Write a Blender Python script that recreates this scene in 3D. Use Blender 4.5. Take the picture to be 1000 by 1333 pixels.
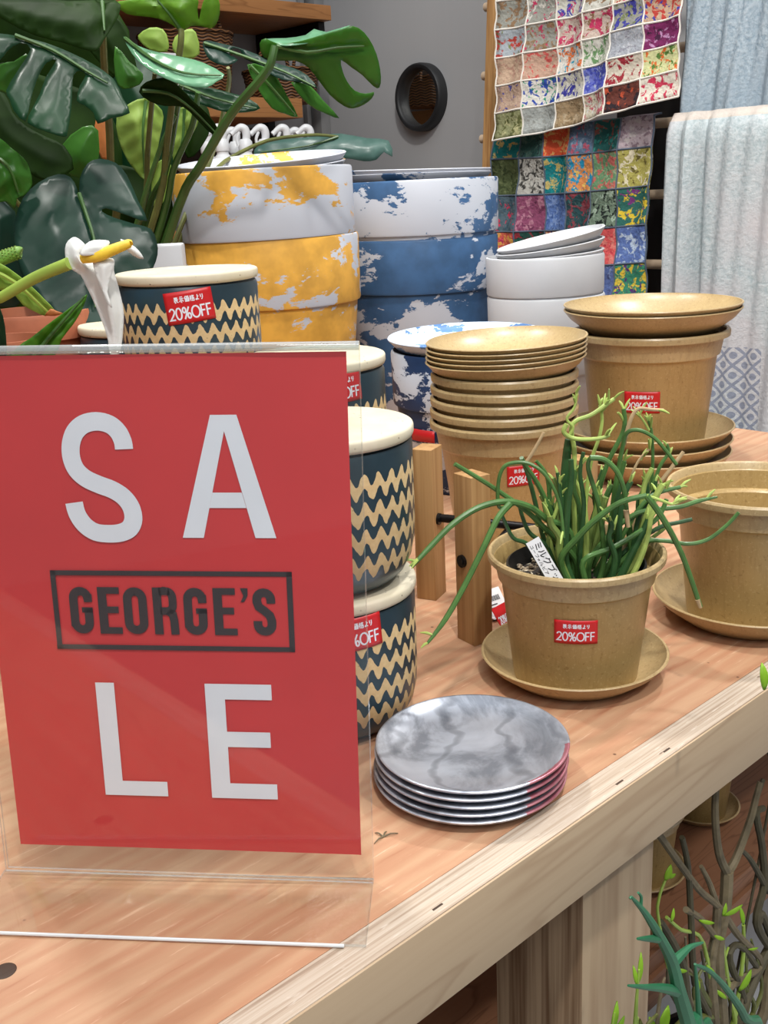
import bpy, bmesh, math, random
from math import sin, cos, pi, radians, atan2, hypot, tan
from mathutils import Vector, Matrix
from mathutils.geometry import delaunay_2d_cdt
random.seed(7)
for o in list(bpy.data.objects): bpy.data.objects.remove(o)
SC = bpy.context.scene
COL = SC.collection

# ------------------------------------------------------------------ camera
F, PITCH, ROLL, CAMH = 1361.1, radians(17.195), radians(-2.794), 0.3972
fw = Vector((0, cos(PITCH), -sin(PITCH))); r0 = Vector((1, 0, 0)); u0 = r0.cross(fw)
rt = r0 * cos(ROLL) + u0 * sin(ROLL); up = -r0 * sin(ROLL) + u0 * cos(ROLL)
CO = Vector((0, 0, CAMH))
cd = bpy.data.cameras.new('camera'); cam = bpy.data.objects.new('camera', cd); COL.objects.link(cam)
cd.sensor_fit = 'VERTICAL'; cd.sensor_height = 36.0; cd.lens = 36.0 * F / 1333; cd.clip_start = .02
cam.matrix_world = Matrix(((rt.x, up.x, -fw.x, CO.x), (rt.y, up.y, -fw.y, CO.y), (rt.z, up.z, -fw.z, CO.z), (0, 0, 0, 1)))
SC.camera = cam

# ------------------------------------------------------------------ light and exposure
SC.view_settings.view_transform = 'Standard'; SC.view_settings.look = 'None'
SC.view_settings.exposure = -0.1; SC.view_settings.gamma = 1.0; SC.view_settings.use_curve_mapping = False
wd = bpy.data.worlds.new('store_ambient'); SC.world = wd; wd.use_nodes = True
wd.node_tree.nodes['Background'].inputs[0].default_value = (.93, .96, 1, 1)
wd.node_tree.nodes['Background'].inputs[1].default_value = .26
def spot(name, loc, tgt, power, col=(1, .97, .92), size=.06, ang=70, blend=.5):
    l = bpy.data.lights.new(name, 'SPOT'); l.energy = power; l.color = col; l.shadow_soft_size = size
    l.spot_size = radians(ang); l.spot_blend = blend
    o = bpy.data.objects.new(name, l); COL.objects.link(o); o.location = loc
    o.rotation_euler = (Vector(tgt) - Vector(loc)).to_track_quat('-Z', 'Y').to_euler(); return o
def area(name, loc, tgt, power, sx, sy, col=(1, 1, 1)):
    l = bpy.data.lights.new(name, 'AREA'); l.energy = power; l.color = col; l.shape = 'RECTANGLE'; l.size = sx; l.size_y = sy
    o = bpy.data.objects.new(name, l); COL.objects.link(o); o.location = loc
    o.rotation_euler = (Vector(tgt) - Vector(loc)).to_track_quat('-Z', 'Y').to_euler(); return o
spot('ceiling_or_added_spot', (.25, -.25, 2.1), (.15, 1.0, 0), 118)
spot('ceiling_or_added_spot', (-.75, 1.45, 2.1), (.1, .8, 0), 92)
spot('ceiling_or_added_spot', (.95, 1.75, 2.1), (.1, .8, 0), 92)
spot('ceiling_or_added_spot', (.1, .9, 2.2), (.6, 2.1, .3), 105, ang=75)
area('added_fill_panel', (.3, 1.0, 2.4), (.3, 1.0, 0), 32, 2.4, 2.4, (.95, .98, 1))  # added soft fill from overhead, an unseen source
spot('ceiling_or_added_spot', (1.25, -.35, 2.1), (.75, .35, -.6), 90, ang=60)  # added unseen spot, brightens the dark floor and apron at right
area('added_fill_panel', (0, -1.6, 2.3), (.2, .9, .1), 34, 1.6, 1.0, (.95, .98, 1))  # added front fill behind the camera, no known source there

# ------------------------------------------------------------------ picture helpers (a pixel of the 1000x1333 photo to a place in the room)
def ray(px, py): return fw + rt * ((px - 500) / F) - up * ((py - 666.5) / F)
def at(px, py, Y): d = ray(px, py); return CO + d * (Y / d.y)
def atz(px, py, z): d = ray(px, py); return CO + d * ((z - CAMH) / d.z)
OX, OY = .0533, .5295
TH = atan2(.2242, .2470)                       # direction of the table's front edge
eV = Vector((cos(TH), sin(TH), 0)); nV = Vector((-sin(TH), cos(TH), 0)); OV = Vector((OX, OY, 0))
def EN(e, n, z=0): return OV + eV * e + nV * n + Vector((0, 0, z))
def toEN(P): q = P - OV; return (q.dot(eV), q.dot(nV), P.z)
def plE(px, py, E): d = ray(px, py); return CO + d * ((E - (CO - OV).dot(eV)) / d.dot(eV))
def plN(px, py, N): d = ray(px, py); return CO + d * ((N - (CO - OV).dot(nV)) / d.dot(nV))

# ------------------------------------------------------------------ materials
def lin(c):
    f = lambda v: (v / 12.92 if v <= .04045 else ((v + .055) / 1.055) ** 2.4)
    return (f(c[0] / 255), f(c[1] / 255), f(c[2] / 255), 1)
class G:
    """small node-graph builder"""
    def __init__(s, name):
        s.m = bpy.data.materials.new(name); s.m.use_nodes = True; s.t = s.m.node_tree; s.n = s.t.nodes; s.l = s.t.links
        s.b = s.n['Principled BSDF']; s.out = s.n['Material Output']
    def put(s, inp, v):
        if isinstance(v, bpy.types.NodeSocket): s.l.new(v, inp)
        elif v is not None: inp.default_value = v
    def math(s, op, a, b=None, c=None):
        n = s.n.new('ShaderNodeMath'); n.operation = op
        for i, v in enumerate((a, b, c)): s.put(n.inputs[i], v)
        return n.outputs[0]
    def obj(s): return s.n.new('ShaderNodeTexCoord').outputs['Object']
    def rnd(s): return s.n.new('ShaderNodeObjectInfo').outputs['Random']
    def vmath(s, op, a, b=None):
        n = s.n.new('ShaderNodeVectorMath'); n.operation = op; s.put(n.inputs[0], a)
        if b is not None: s.put(n.inputs[1], b)
        return n.outputs[0]
    def mapping(s, v, sc=(1, 1, 1), loc=(0, 0, 0), rot=(0, 0, 0)):
        n = s.n.new('ShaderNodeMapping'); s.put(n.inputs['Vector'], v); n.inputs['Scale'].default_value = sc
        n.inputs['Location'].default_value = loc; n.inputs['Rotation'].default_value = rot; return n.outputs[0]
    def sep(s, v): n = s.n.new('ShaderNodeSeparateXYZ'); s.put(n.inputs[0], v); return n.outputs
    def comb(s, x, y, z):
        n = s.n.new('ShaderNodeCombineXYZ')
        for i, v in enumerate((x, y, z)): s.put(n.inputs[i], v)
        return n.outputs[0]
    def noise(s, v, scale, detail=4, rough=.55, dist=0):
        n = s.n.new('ShaderNodeTexNoise'); s.put(n.inputs['Vector'], v); n.inputs['Scale'].default_value = scale
        n.inputs['Detail'].default_value = detail; n.inputs['Roughness'].default_value = rough; n.inputs['Distortion'].default_value = dist
        return n.outputs['Fac']
    def voro(s, v, scale, feat='F1', out='Distance'):
        n = s.n.new('ShaderNodeTexVoronoi'); n.feature = feat; s.put(n.inputs['Vector'], v); n.inputs['Scale'].default_value = scale
        return n.outputs[out]
    def wave(s, v, scale, dist=2, det=3, dscale=1, prof='SIN', dr='X', typ='BANDS'):
        n = s.n.new('ShaderNodeTexWave'); n.wave_type = typ; n.wave_profile = prof
        if typ == 'BANDS': n.bands_direction = dr
        s.put(n.inputs['Vector'], v); n.inputs['Scale'].default_value = scale; n.inputs['Distortion'].default_value = dist
        n.inputs['Detail'].default_value = det; n.inputs['Detail Scale'].default_value = dscale; return n.outputs['Fac']
    def ramp(s, f, stops, const=False):
        n = s.n.new('ShaderNodeValToRGB'); s.put(n.inputs[0], f); cr = n.color_ramp
        cr.interpolation = 'CONSTANT' if const else 'LINEAR'
        while len(cr.elements) < len(stops): cr.elements.new(.5)
        for e, (p, c) in zip(cr.elements, stops): e.position = p; e.color = c if len(c) == 4 else lin(c)
        return n.outputs[0]
    def mix(s, f, a, b, mode='MIX'):
        n = s.n.new('ShaderNodeMix'); n.data_type = 'RGBA'; n.blend_type = mode
        s.put(n.inputs[0], f); s.put(n.inputs[6], a); s.put(n.inputs[7], b); return n.outputs[2]
    def attr(s, name): n = s.n.new('ShaderNodeAttribute'); n.attribute_name = name; return n.outputs
    def bump(s, h, strength=.3, dist=.001):
        n = s.n.new('ShaderNodeBump'); s.put(n.inputs['Height'], h); n.inputs['Strength'].default_value = strength
        n.inputs['Distance'].default_value = dist; s.l.new(n.outputs[0], s.b.inputs['Normal'])
    def fin(s, col=None, rough=.5, metal=0, spec=.5, coat=0):
        s.put(s.b.inputs['Base Color'], col); s.put(s.b.inputs['Roughness'], rough); s.put(s.b.inputs['Metallic'], metal)
        s.put(s.b.inputs['Specular IOR Level'], spec); s.put(s.b.inputs['Coat Weight'], coat); return s.m
W4 = (1, 1, 1, 1); K4 = (0, 0, 0, 1)
def plain(name, c, rough=.5, metal=0, var=.12, scale=40, spec=.5, coat=0):
    g = G(name); f = g.noise(g.obj(), scale); a = lin(c)
    lo = tuple(v * (1 - var) for v in a[:3]) + (1,); hi = tuple(min(1, v * (1 + var)) for v in a[:3]) + (1,)
    return g.fin(g.ramp(f, [(.3, lo), (.7, hi)]), rough, metal, spec, coat)

def m_plywood():
    g = G('plywood_top'); o = g.obj()
    big = g.noise(g.mapping(o, (2.4, 15, 9)), 1.0, 6, .66, .8)
    fine = g.noise(g.mapping(o, (14, 230, 100)), 1.0, 6, .7)
    grain = g.wave(g.mapping(o, (1.0, 12, 5)), 1.6, 9, 5, 1.8, dr='Y')
    c = g.ramp(big, [(.25, (154, 110, 82)), (.42, (178, 138, 107)), (.6, (190, 152, 121)), (.8, (162, 120, 92))])
    c = g.mix(g.math('MULTIPLY', grain, .38), c, lin((162, 102, 74)))
    sc = g.ramp(fine, [(.6, K4), (.7, W4)])
    c = g.mix(g.math('MULTIPLY', sc, .55), c, lin((232, 200, 172)))
    dk = g.ramp(g.noise(g.mapping(o, (5, 60, 20), (3, 1, 0)), 1.0, 5, .6), [(.60, K4), (.70, W4)])
    c = g.mix(g.math('MULTIPLY', dk, .6), c, lin((140, 78, 52)))
    sp = g.ramp(g.voro(o, 34), [(.035, W4), (.06, K4)])
    c = g.mix(g.math('MULTIPLY', sp, .8), c, lin((70, 44, 34)))
    g.bump(fine, .25, .0006)
    return g.fin(c, .48, 0, .4)
def m_strip():
    g = G('plywood_edge'); o = g.obj(); x, y, z = g.sep(o)
    lay = g.noise(g.mapping(o, (3, 260, 60)), 1.0, 4, .6)
    c = g.ramp(lay, [(.3, (132, 110, 92)), (.45, (176, 158, 140)), (.55, (192, 178, 162)), (.68, (156, 132, 114))])
    fl = g.ramp(g.noise(g.mapping(o, (60, 500, 60)), 1.0, 3), [(.62, K4), (.7, W4)])
    c = g.mix(g.math('MULTIPLY', fl, .5), c, lin((214, 204, 192)))
    kn = g.ramp(g.noise(g.mapping(o, (38, 160, 40), (1, 2, 0)), 1.0, 2), [(.72, K4), (.76, W4)])
    c = g.mix(g.math('MULTIPLY', kn, .8), c, lin((92, 66, 50)))
    g.bump(lay, .3, .0006)
    return g.fin(c, .55, 0, .3)
def m_board(name, base, dark, sx=2.0, sy=22, seed=0, rings=1.0, amt=.6):
    g = G(name); o = g.obj()
    v = g.mapping(o, (sx, sy, sy), (seed, seed * .7, 0))
    n = g.noise(v, 1.0, 2, .5, .3)
    ring = g.math('FRACT', g.math('MULTIPLY', n, 11 * rings))
    r = g.ramp(ring, [(0, K4), (.72, (.12, .12, .12, 1)), (.9, W4), (1, K4)])
    f = g.noise(g.mapping(o, (8, 200, 200)), 1.0, 4)
    c = g.mix(g.math('MULTIPLY', r, amt), lin(base), lin(dark))
    c = g.mix(g.math('MULTIPLY', f, .3), c, lin(dark))
    return g.fin(c, .55, 0, .3)
def m_vert(name, base, dark, fx=160, seed=0):
    g = G(name); o = g.obj()
    f = g.noise(g.mapping(o, (fx, fx, 3), (seed, 0, 0)), 1.0, 3, .6)
    b = g.noise(g.mapping(o, (25, 25, 1.2), (seed, 2, 0)), 1.0, 3)
    c = g.ramp(f, [(.35, dark), (.6, base)])
    c = g.mix(g.math('MULTIPLY', b, .35), c, lin(dark))
    return g.fin(c, .55, 0, .3)
def m_tan(name, base=(177, 148, 95), dark=(130, 101, 56), light=(204, 180, 132)):
    g = G(name); o = g.obj(); r = g.rnd()
    v = g.vmath('ADD', o, g.comb(r, r, r))
    st = g.noise(g.mapping(v, (260, 260, 22)), 1.0, 4, .65)
    big = g.noise(v, 11, 3)
    c = g.ramp(big, [(.3, tuple(int(q * .9) for q in base)), (.7, base)])
    c = g.mix(g.math('MULTIPLY', g.ramp(st, [(.5, K4), (.75, W4)]), .42), c, lin(dark))
    sp = g.noise(v, 420, 2); c = g.mix(g.math('MULTIPLY', g.ramp(sp, [(.58, K4), (.7, W4)]), .3), c, lin(light))
    dk = g.noise(v, 260, 2); c = g.mix(g.math('MULTIPLY', g.ramp(dk, [(.62, K4), (.7, W4)]), .5), c, lin(dark))
    return g.fin(c, .33, 0, .5)
def m_zigzag():
    g = G('zigzag_glaze'); o = g.obj(); x, y, z = g.sep(o)
    th = g.math('ARCTAN2', y, x)
    n = g.noise(g.mapping(o, (70, 70, 70)), 1.0, 3)
    ph = g.math('ADD', g.math('MULTIPLY', th, 34 / (2 * pi)), g.math('MULTIPLY', n, .5))
    w = g.math('MULTIPLY', g.math('SINE', g.math('MULTIPLY', ph, 2 * pi)), .0043)
    zz = g.math('SUBTRACT', g.math('SUBTRACT', z, .0175), w)
    k = g.math('DIVIDE', zz, .0195)
    fr = g.math('FRACT', k)
    d = g.math('ABSOLUTE', g.math('SUBTRACT', fr, .5))
    inb = g.math('LESS_THAN', d, g.math('ADD', .215, g.math('MULTIPLY', n, .09)))
    rows = g.math('MULTIPLY', g.math('GREATER_THAN', k, 0), g.math('LESS_THAN', k, 4))
    msk = g.math('MULTIPLY', inb, rows)
    cd_ = g.ramp(g.noise(o, 18, 4), [(.3, (30, 44, 52)), (.6, (40, 60, 70)), (.75, (34, 62, 82))])
    ct = g.ramp(g.noise(o, 220, 3), [(.4, (196, 168, 122)), (.66, (206, 180, 134)), (.74, (132, 104, 68))])
    c = g.mix(msk, cd_, ct)
    g.bump(msk, .25, .0006)
    return g.fin(c, g.math('ADD', .32, g.math('MULTIPLY', msk, .35)), 0, .5)
def m_lid():
    g = G('speckled_cream'); o = g.obj()
    sp = g.voro(o, 210); mk = g.ramp(sp, [(.12, W4), (.17, K4)]); sel = g.ramp(g.noise(o, 60, 2), [(.5, K4), (.62, W4)])
    c = g.ramp(g.noise(o, 35, 3), [(.3, (206, 196, 170)), (.7, (218, 209, 188))])
    c = g.mix(g.math('MULTIPLY', mk, sel), c, lin((96, 80, 62)))
    return g.fin(c, .6, 0, .3)
def m_marble(name, col, base=(194, 198, 208), lo=.49, seed=0, sc=7.5):
    g = G(name); o = g.obj(); r = g.math('MULTIPLY', g.rnd(), 40)
    v = g.vmath('ADD', o, g.comb(r, g.math('ADD', r, seed), g.math('MULTIPLY', r, .7)))
    n = g.noise(g.mapping(v, (1, 1, 1.9)), sc, 7, .62, .35)
    tr = g.noise(g.mapping(v, (3, 3, 9)), sc * 1.5, 4, .7, 1.2)
    f = g.math('ADD', n, g.math('MULTIPLY', g.math('SUBTRACT', tr, .5), .17))
    m = g.ramp(f, [(lo, K4), (lo + .012, W4)])
    cc = tuple(int(q * .86) for q in col)
    c2 = g.ramp(g.noise(v, 26, 3), [(.35, cc), (.65, col)])
    c = g.mix(m, g.ramp(g.noise(v, 5, 2), [(.3, tuple(int(q * .95) for q in base)), (.7, base)]), c2)
    return g.fin(c, .5, 0, .4)
def m_silver():
    g = G('marbled_silver'); o = g.obj(); r = g.math('MULTIPLY', g.rnd(), 9)
    v = g.vmath('ADD', o, g.comb(r, r, 0))
    n = g.noise(g.mapping(v, (14, 9, 14), (0, 0, 0), (0, 0, .5)), 1.0, 6, .62, 2.2)
    sw = g.wave(g.mapping(v, (6, 10, 6)), 1.1, 9, 4, 1.2)
    c = g.ramp(n, [(.36, (156, 162, 174)), (.5, (198, 204, 216)), (.7, (214, 220, 232))])
    c = g.mix(g.math('MULTIPLY', g.ramp(sw, [(.0, W4), (.1, K4)]), .45), c, lin((112, 116, 126)))
    # red reflection painted into the rim colour on one side
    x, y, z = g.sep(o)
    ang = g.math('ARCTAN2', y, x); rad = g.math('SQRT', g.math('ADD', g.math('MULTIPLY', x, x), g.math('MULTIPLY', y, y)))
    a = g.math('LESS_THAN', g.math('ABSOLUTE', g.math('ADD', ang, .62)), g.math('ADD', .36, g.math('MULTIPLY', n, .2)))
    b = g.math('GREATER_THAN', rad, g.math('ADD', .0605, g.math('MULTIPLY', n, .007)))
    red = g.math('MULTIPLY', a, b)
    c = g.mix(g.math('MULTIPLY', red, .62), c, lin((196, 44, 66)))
    fb = g.noise(g.mapping(v, (40, 300, 40), (0, 0, 0), (0, 0, .9)), 1.0, 3)
    g.bump(fb, .12, .0004)
    return g.fin(c, g.math('ADD', .26, g.math('MULTIPLY', n, .2)), .7, .5)
def m_leaf(name, c, c2=None, rough=.32, trans=.22, tcol=(120, 170, 40), sp=.3):
    g = G(name); o = g.obj(); c2 = c2 or tuple(int(q * .72) for q in c)
    n = g.noise(o, 14, 4); f = g.noise(g.mapping(o, (60, 60, 60)), 1.0, 3)
    col = g.ramp(n, [(.3, c2), (.68, c)])
    col = g.mix(g.math('MULTIPLY', f, .25), col, lin(c2))
    g.bump(n, .06, .003)
    g.fin(col, rough, 0, sp)
    t = g.n.new('ShaderNodeBsdfTranslucent'); t.inputs[0].default_value = lin(tcol)
    mx = g.n.new('ShaderNodeMixShader'); mx.inputs[0].default_value = trans
    g.l.new(g.b.outputs[0], mx.inputs[1]); g.l.new(t.outputs[0], mx.inputs[2]); g.l.new(mx.outputs[0], g.out.inputs[0]); return g.m
def m_acrylic(name, refl=1.0, tint=(.985, .99, .985, 1), base=0.0, diff=0):
    g = G(name); n = g.n
    tr = n.new('ShaderNodeBsdfTransparent'); tr.inputs[0].default_value = tint
    gl = n.new('ShaderNodeBsdfGlossy'); gl.inputs['Roughness'].default_value = .03
    fr = n.new('ShaderNodeLayerWeight'); fr.inputs[0].default_value = .5
    mx = n.new('ShaderNodeMixShader'); g.l.new(g.math('ADD', g.math('MULTIPLY', g.math('POWER', fr.outputs[1], 4), refl), base), mx.inputs[0])
    g.l.new(tr.outputs[0], mx.inputs[1]); g.l.new(gl.outputs[0], mx.inputs[2]); g.l.new(mx.outputs[0], g.out.inputs[0])
    if diff:
        df = n.new('ShaderNodeBsdfDiffuse'); df.inputs[0].default_value = (.85, .88, .9, 1); m2 = n.new('ShaderNodeMixShader'); m2.inputs[0].default_value = diff
        g.l.new(mx.outputs[0], m2.inputs[1]); g.l.new(df.outputs[0], m2.inputs[2]); g.l.new(m2.outputs[0], g.out.inputs[0])
    nz = g.noise(g.obj(), 9, 2); bp = n.new('ShaderNodeBump'); bp.inputs['Strength'].default_value = .04
    g.l.new(nz, bp.inputs['Height']); g.l.new(bp.outputs[0], gl.inputs['Normal']); return g.m
def m_quilt():
    g = G('patchwork'); o = g.obj(); a1 = g.attr('c1')['Color']; a2 = g.attr('c2')['Color']; a3 = g.attr('c3')['Color']
    n = g.noise(o, 62, 4, .6, .8); v = g.voro(o, 120); w = g.noise(o, 260, 3)
    c = g.mix(g.ramp(n, [(.52, K4), (.56, W4)]), a1, a2)
    c = g.mix(g.ramp(g.noise(g.mapping(o, (1, 1, 1), (5, 2, 7)), 85, 3, .6, .5), [(.58, K4), (.61, W4)]), c, a3)
    c = g.mix(g.math('MULTIPLY', w, .35), c, lin((60, 56, 60)), 'MIX')
    g.bump(g.math('ADD', w, v), .5, .003)
    return g.fin(c, .85, 0, .1)
def m_cloth(name, a, b, sc=90, tile=None, warm=None, hem=None):
    g = G(name); o = g.obj(); n = g.noise(o, sc, 5, .7); big = g.noise(o, 6, 3)
    x, y, z = g.sep(o)
    c = g.ramp(n, [(.35, b), (.62, a)])
    if warm: c = g.mix(g.ramp(big, [(.42, K4), (.62, W4)]), c, lin(warm))
    if hem: c = g.mix(g.math('MULTIPLY', g.math('GREATER_THAN', z, hem), .7), c, lin((214, 192, 174)))
    weave = g.noise(g.mapping(o, (500, 500, 60)), 1.0, 2); c = g.mix(g.math('MULTIPLY', weave, .25), c, lin(b))
    if tile:
        s = 42
        p = g.math('ABSOLUTE', g.math('SINE', g.math('MULTIPLY', g.math('ADD', y, z), s * 2)))
        q = g.math('ABSOLUTE', g.math('SINE', g.math('MULTIPLY', g.math('SUBTRACT', y, z), s * 2)))
        lt = g.math('LESS_THAN', g.math('MINIMUM', p, q), .3)
        flw = g.math('GREATER_THAN', g.math('MULTIPLY', p, q), .72)
        m = g.math('MAXIMUM', lt, flw)
        reg = g.math('MULTIPLY', g.math('LESS_THAN', z, tile[0]), g.math('MULTIPLY', g.math('GREATER_THAN', y, tile[1]), g.math('LESS_THAN', y, tile[2])))
        c = g.mix(g.math('MULTIPLY', g.math('MULTIPLY', m, reg), .75), c, lin((120, 128, 150)))
    g.bump(n, .6, .004)
    return g.fin(c, .9, 0, .1)
def m_wicker():
    g = G('wicker'); o = g.obj(); x, y, z = g.sep(o); th = g.math('ARCTAN2', y, x)
    w = g.math('SINE', g.math('ADD', g.math('MULTIPLY', z, 900), g.math('MULTIPLY', g.math('SINE', g.math('MULTIPLY', th, 20)), 1.6)))
    c = g.ramp(w, [(.0, (70, 44, 24)), (.7, (140, 94, 54))]); g.bump(w, .8, .003); return g.fin(c, .6)
def m_soil():
    g = G('gravel_soil'); o = g.obj(); v = g.voro(o, 240, 'F1', 'Color'); d = g.voro(o, 240)
    s = g.n.new('ShaderNodeSeparateColor'); g.l.new(v, s.inputs[0])
    c = g.ramp(s.outputs[0], [(0, (40, 32, 26)), (.5, (84, 70, 56)), (.75, (150, 132, 108)), (.9, (196, 184, 160))], True)
    g.bump(g.math('SUBTRACT', 1, d), .9, .004); return g.fin(c, .85)
def m_wall():
    g = G('grey_wall_paint'); o = g.obj()
    n = g.noise(g.mapping(o, (90, 90, 1)), 1.0, 2); b = g.noise(o, 2, 2)
    c = g.ramp(g.math('ADD', g.math('MULTIPLY', n, .06), g.math('MULTIPLY', b, .94)), [(.3, (160, 160, 162)), (.7, (174, 174, 175))])
    return g.fin(c, .45, 0, .4)
M = dict(
    top=m_plywood(), strip=m_strip(), apron=m_board('apron_wood', (186, 164, 136), (142, 112, 84), 1.6, 15, 3.1, 1.0, .38),
    leg=m_vert('leg_wood', (182, 160, 132), (150, 124, 98), 46), leg2=m_vert('leg_wood_fine', (176, 150, 120), (112, 84, 60), 130),
    under=m_board('shelf_wood', (150, 106, 78), (100, 64, 44), 3, 20, 1.0), post=m_board('acacia_post', (176, 134, 88), (112, 76, 42), 60, 60, 2, .6, .35),
    acacia=m_vert('acacia_grain', (178, 140, 94), (148, 110, 68), 110, 3.0),
    tan=m_tan('rice_husk'), tan2=m_tan('rice_husk_pale', (185, 160, 116), (138, 110, 72), (212, 190, 150)),
    zig=m_zigzag(), lid=m_lid(), black=plain('black_glaze', (24, 32, 38), .35),
    yel=m_marble('yellow_marble', (228, 172, 72), lo=.455, seed=1.3), yel2=m_marble('yellow_marble_sparse', (228, 172, 72), lo=.53, seed=7.7), yel3=m_marble('yellow_marble_trace', (228, 172, 72), lo=.60, seed=3), blu=m_marble('blue_marble', (62, 98, 140), lo=.475, seed=5, sc=9), blu2=m_marble('blue_marble_sparse', (62, 98, 140), lo=.545, seed=2, sc=9), blu3=m_marble('blue_marble_trace', (62, 98, 140), lo=.6, seed=8, sc=9), nav=m_marble('navy_marble', (34, 62, 104), (206, 216, 230), .44, 9, 10),
    blp=m_marble('blue_plate_marble', (96, 140, 196), (206, 222, 240), .50, 2, 16),
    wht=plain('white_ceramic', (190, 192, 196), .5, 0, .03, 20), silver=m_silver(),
    red=plain('sale_red', (204, 58, 62), .55, 0, .05, 12), stick=plain('sticker_red', (198, 28, 34), .4, 0, .05, 30), ink=plain('print_dark', (58, 52, 56), .55, 0, .05), pw=plain('print_white', (226, 230, 240), .55, 0, .02),
    paper=plain('white_paper', (222, 224, 226), .6, 0, .03), inkblk=plain('black_ink', (24, 24, 28), .6),
    acr=m_acrylic('clear_acrylic', .5, base=.035), acrb=m_acrylic('acrylic_edge_glint', .8, (.9, .92, .95, 1), .25, .65), acre=m_acrylic('acrylic_edge', .6, (.80, .84, .82, 1), .18, .22),  # edge mixes carry a white diffuse share, painting their bright glint
    mon=m_leaf('monstera_leaf', (22, 62, 34), (12, 40, 22), .34, .08, (90, 140, 30), .26), monu=m_leaf('monstera_dark', (30, 54, 10), (16, 34, 6), .55, .08, (90, 130, 20), .1), mong=m_leaf('monstera_bright_green', (112, 158, 48), (84, 128, 34), .4, .35),  # third leaf mix: brighter green and more translucent
    mong2=m_leaf('monstera_mid', (66, 118, 44), (44, 90, 30), .32, .3), hrt=m_leaf('monstera_blue_green', (22, 52, 40), (14, 38, 30), .38, .04, (90, 140, 30), .24), silv=m_leaf('monstera_painted_sheen', (104, 150, 118), (70, 116, 84), .25, .1), sheen2=m_leaf('monstera_painted_sheen_grey', (96, 124, 116), (52, 84, 76), .3, .05),  # the two palest mixes paint leaf sheen into the base colour
    pale=m_leaf('pale_leaf', (160, 184, 92), (124, 156, 62), .5, .3), stemg=plain('stem_green', (58, 92, 40), .4, 0, .2, 30), stemy=plain('stem_yellow_green', (150, 176, 74), .45, 0, .15, 30), stemo=plain('stem_olive', (92, 96, 46), .55, 0, .25, 40),
    mb=plain('succulent_green', (74, 112, 56), .4, 0, .28, 60), mbd=plain('succulent_deep', (46, 82, 44), .4, 0, .25, 60), mbo=plain('succulent_olive', (112, 132, 66), .45, 0, .25, 60), mby=plain('succulent_pale', (164, 184, 96), .45, 0, .2, 60), mbb=plain('dry_tip', (176, 150, 112), .6, 0, .15, 80),
    bark=plain('grey_bark', (112, 100, 76), .7, 0, .3, 60), barkd=plain('dark_bark', (74, 68, 48), .7, 0, .3, 60), spiny=plain('blue_green_spine', (44, 108, 74), .45, 0, .2, 40), lime=m_leaf('lime_leaf', (162, 206, 62), (128, 178, 44), .4, .3),
    spathe=m_leaf('white_spathe', (236, 236, 232), (216, 218, 216), .45, .15, (230, 230, 220)), spadix=plain('yellow_spadix', (240, 204, 60), .5, 0, .1, 200), gspadix=plain('green_spadix', (110, 150, 60), .5, 0, .3, 300),
    bud=m_leaf('green_spathe', (164, 198, 92), (128, 170, 62), .45, .15), lilyl=m_leaf('lily_leaf', (92, 146, 40), (60, 116, 30), .35, .3), terra=plain('terracotta', (176, 104, 74), .6, 0, .15, 30), dry=plain('dry_bract', (170, 100, 46), .7, 0, .25, 30),
    blackp=plain('black_plastic', (22, 22, 24), .45), metal=plain('black_metal', (26, 24, 26), .35, .6), soil=m_soil(),
    wall=m_wall(), trimm=plain('grey_trim', (150, 150, 150), .4, .3, .04), floor=plain('grey_floor', (176, 178, 182), .4, 0, .06, 6), shelfw=m_board('shelf_pine', (176, 122, 74), (120, 76, 40), 2, 30, 5.0),
    darkw_shade=m_board('dark_wood_and_shade', (70, 54, 44), (48, 36, 30), 3, 30, 2.2), wicker=m_wicker(), bottle=plain('white_bottle', (226, 228, 230), .4, 0, .03), teal=plain('teal_print', (70, 160, 140), .5), rim=plain('black_rubber', (30, 30, 32), .5), mirror=plain('mirror_glass', (226, 226, 222), .03, 1, 0), rack=m_vert('rack_pine', (192, 148, 96), (142, 98, 56), 90, 1.0), peg=plain('pale_dowel', (196, 172, 146), .6, 0, .08),  # dark wood serves the knot, nail slots and painted shelf shade
    quilt=m_quilt(), seamw=plain('white_binding', (228, 222, 212), .9, 0, .06), seamd=plain('slate_binding', (84, 96, 112), .9, 0, .1), scarf=m_cloth('blue_grey_cloth', (190, 202, 210), (142, 160, 174), 150, None, (170, 184, 196)), blanket=m_cloth('pale_blanket', (206, 212, 214), (166, 180, 184), 130, (plE(950, 452, 1.37).z, toEN(plE(986, 500, 1.37))[1], toEN(plE(908, 500, 1.37))[1]), (204, 200, 202), .488), tealc=plain('teal_stitch', (40, 140, 150), .9), bench=m_board('pale_grey_bench', (188, 196, 206), (150, 160, 172), 2, 40, 2.0), yelb=plain('yellow_card', (236, 220, 40), .5), pink=plain('pink_print', (220, 90, 120), .5),
)

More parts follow.
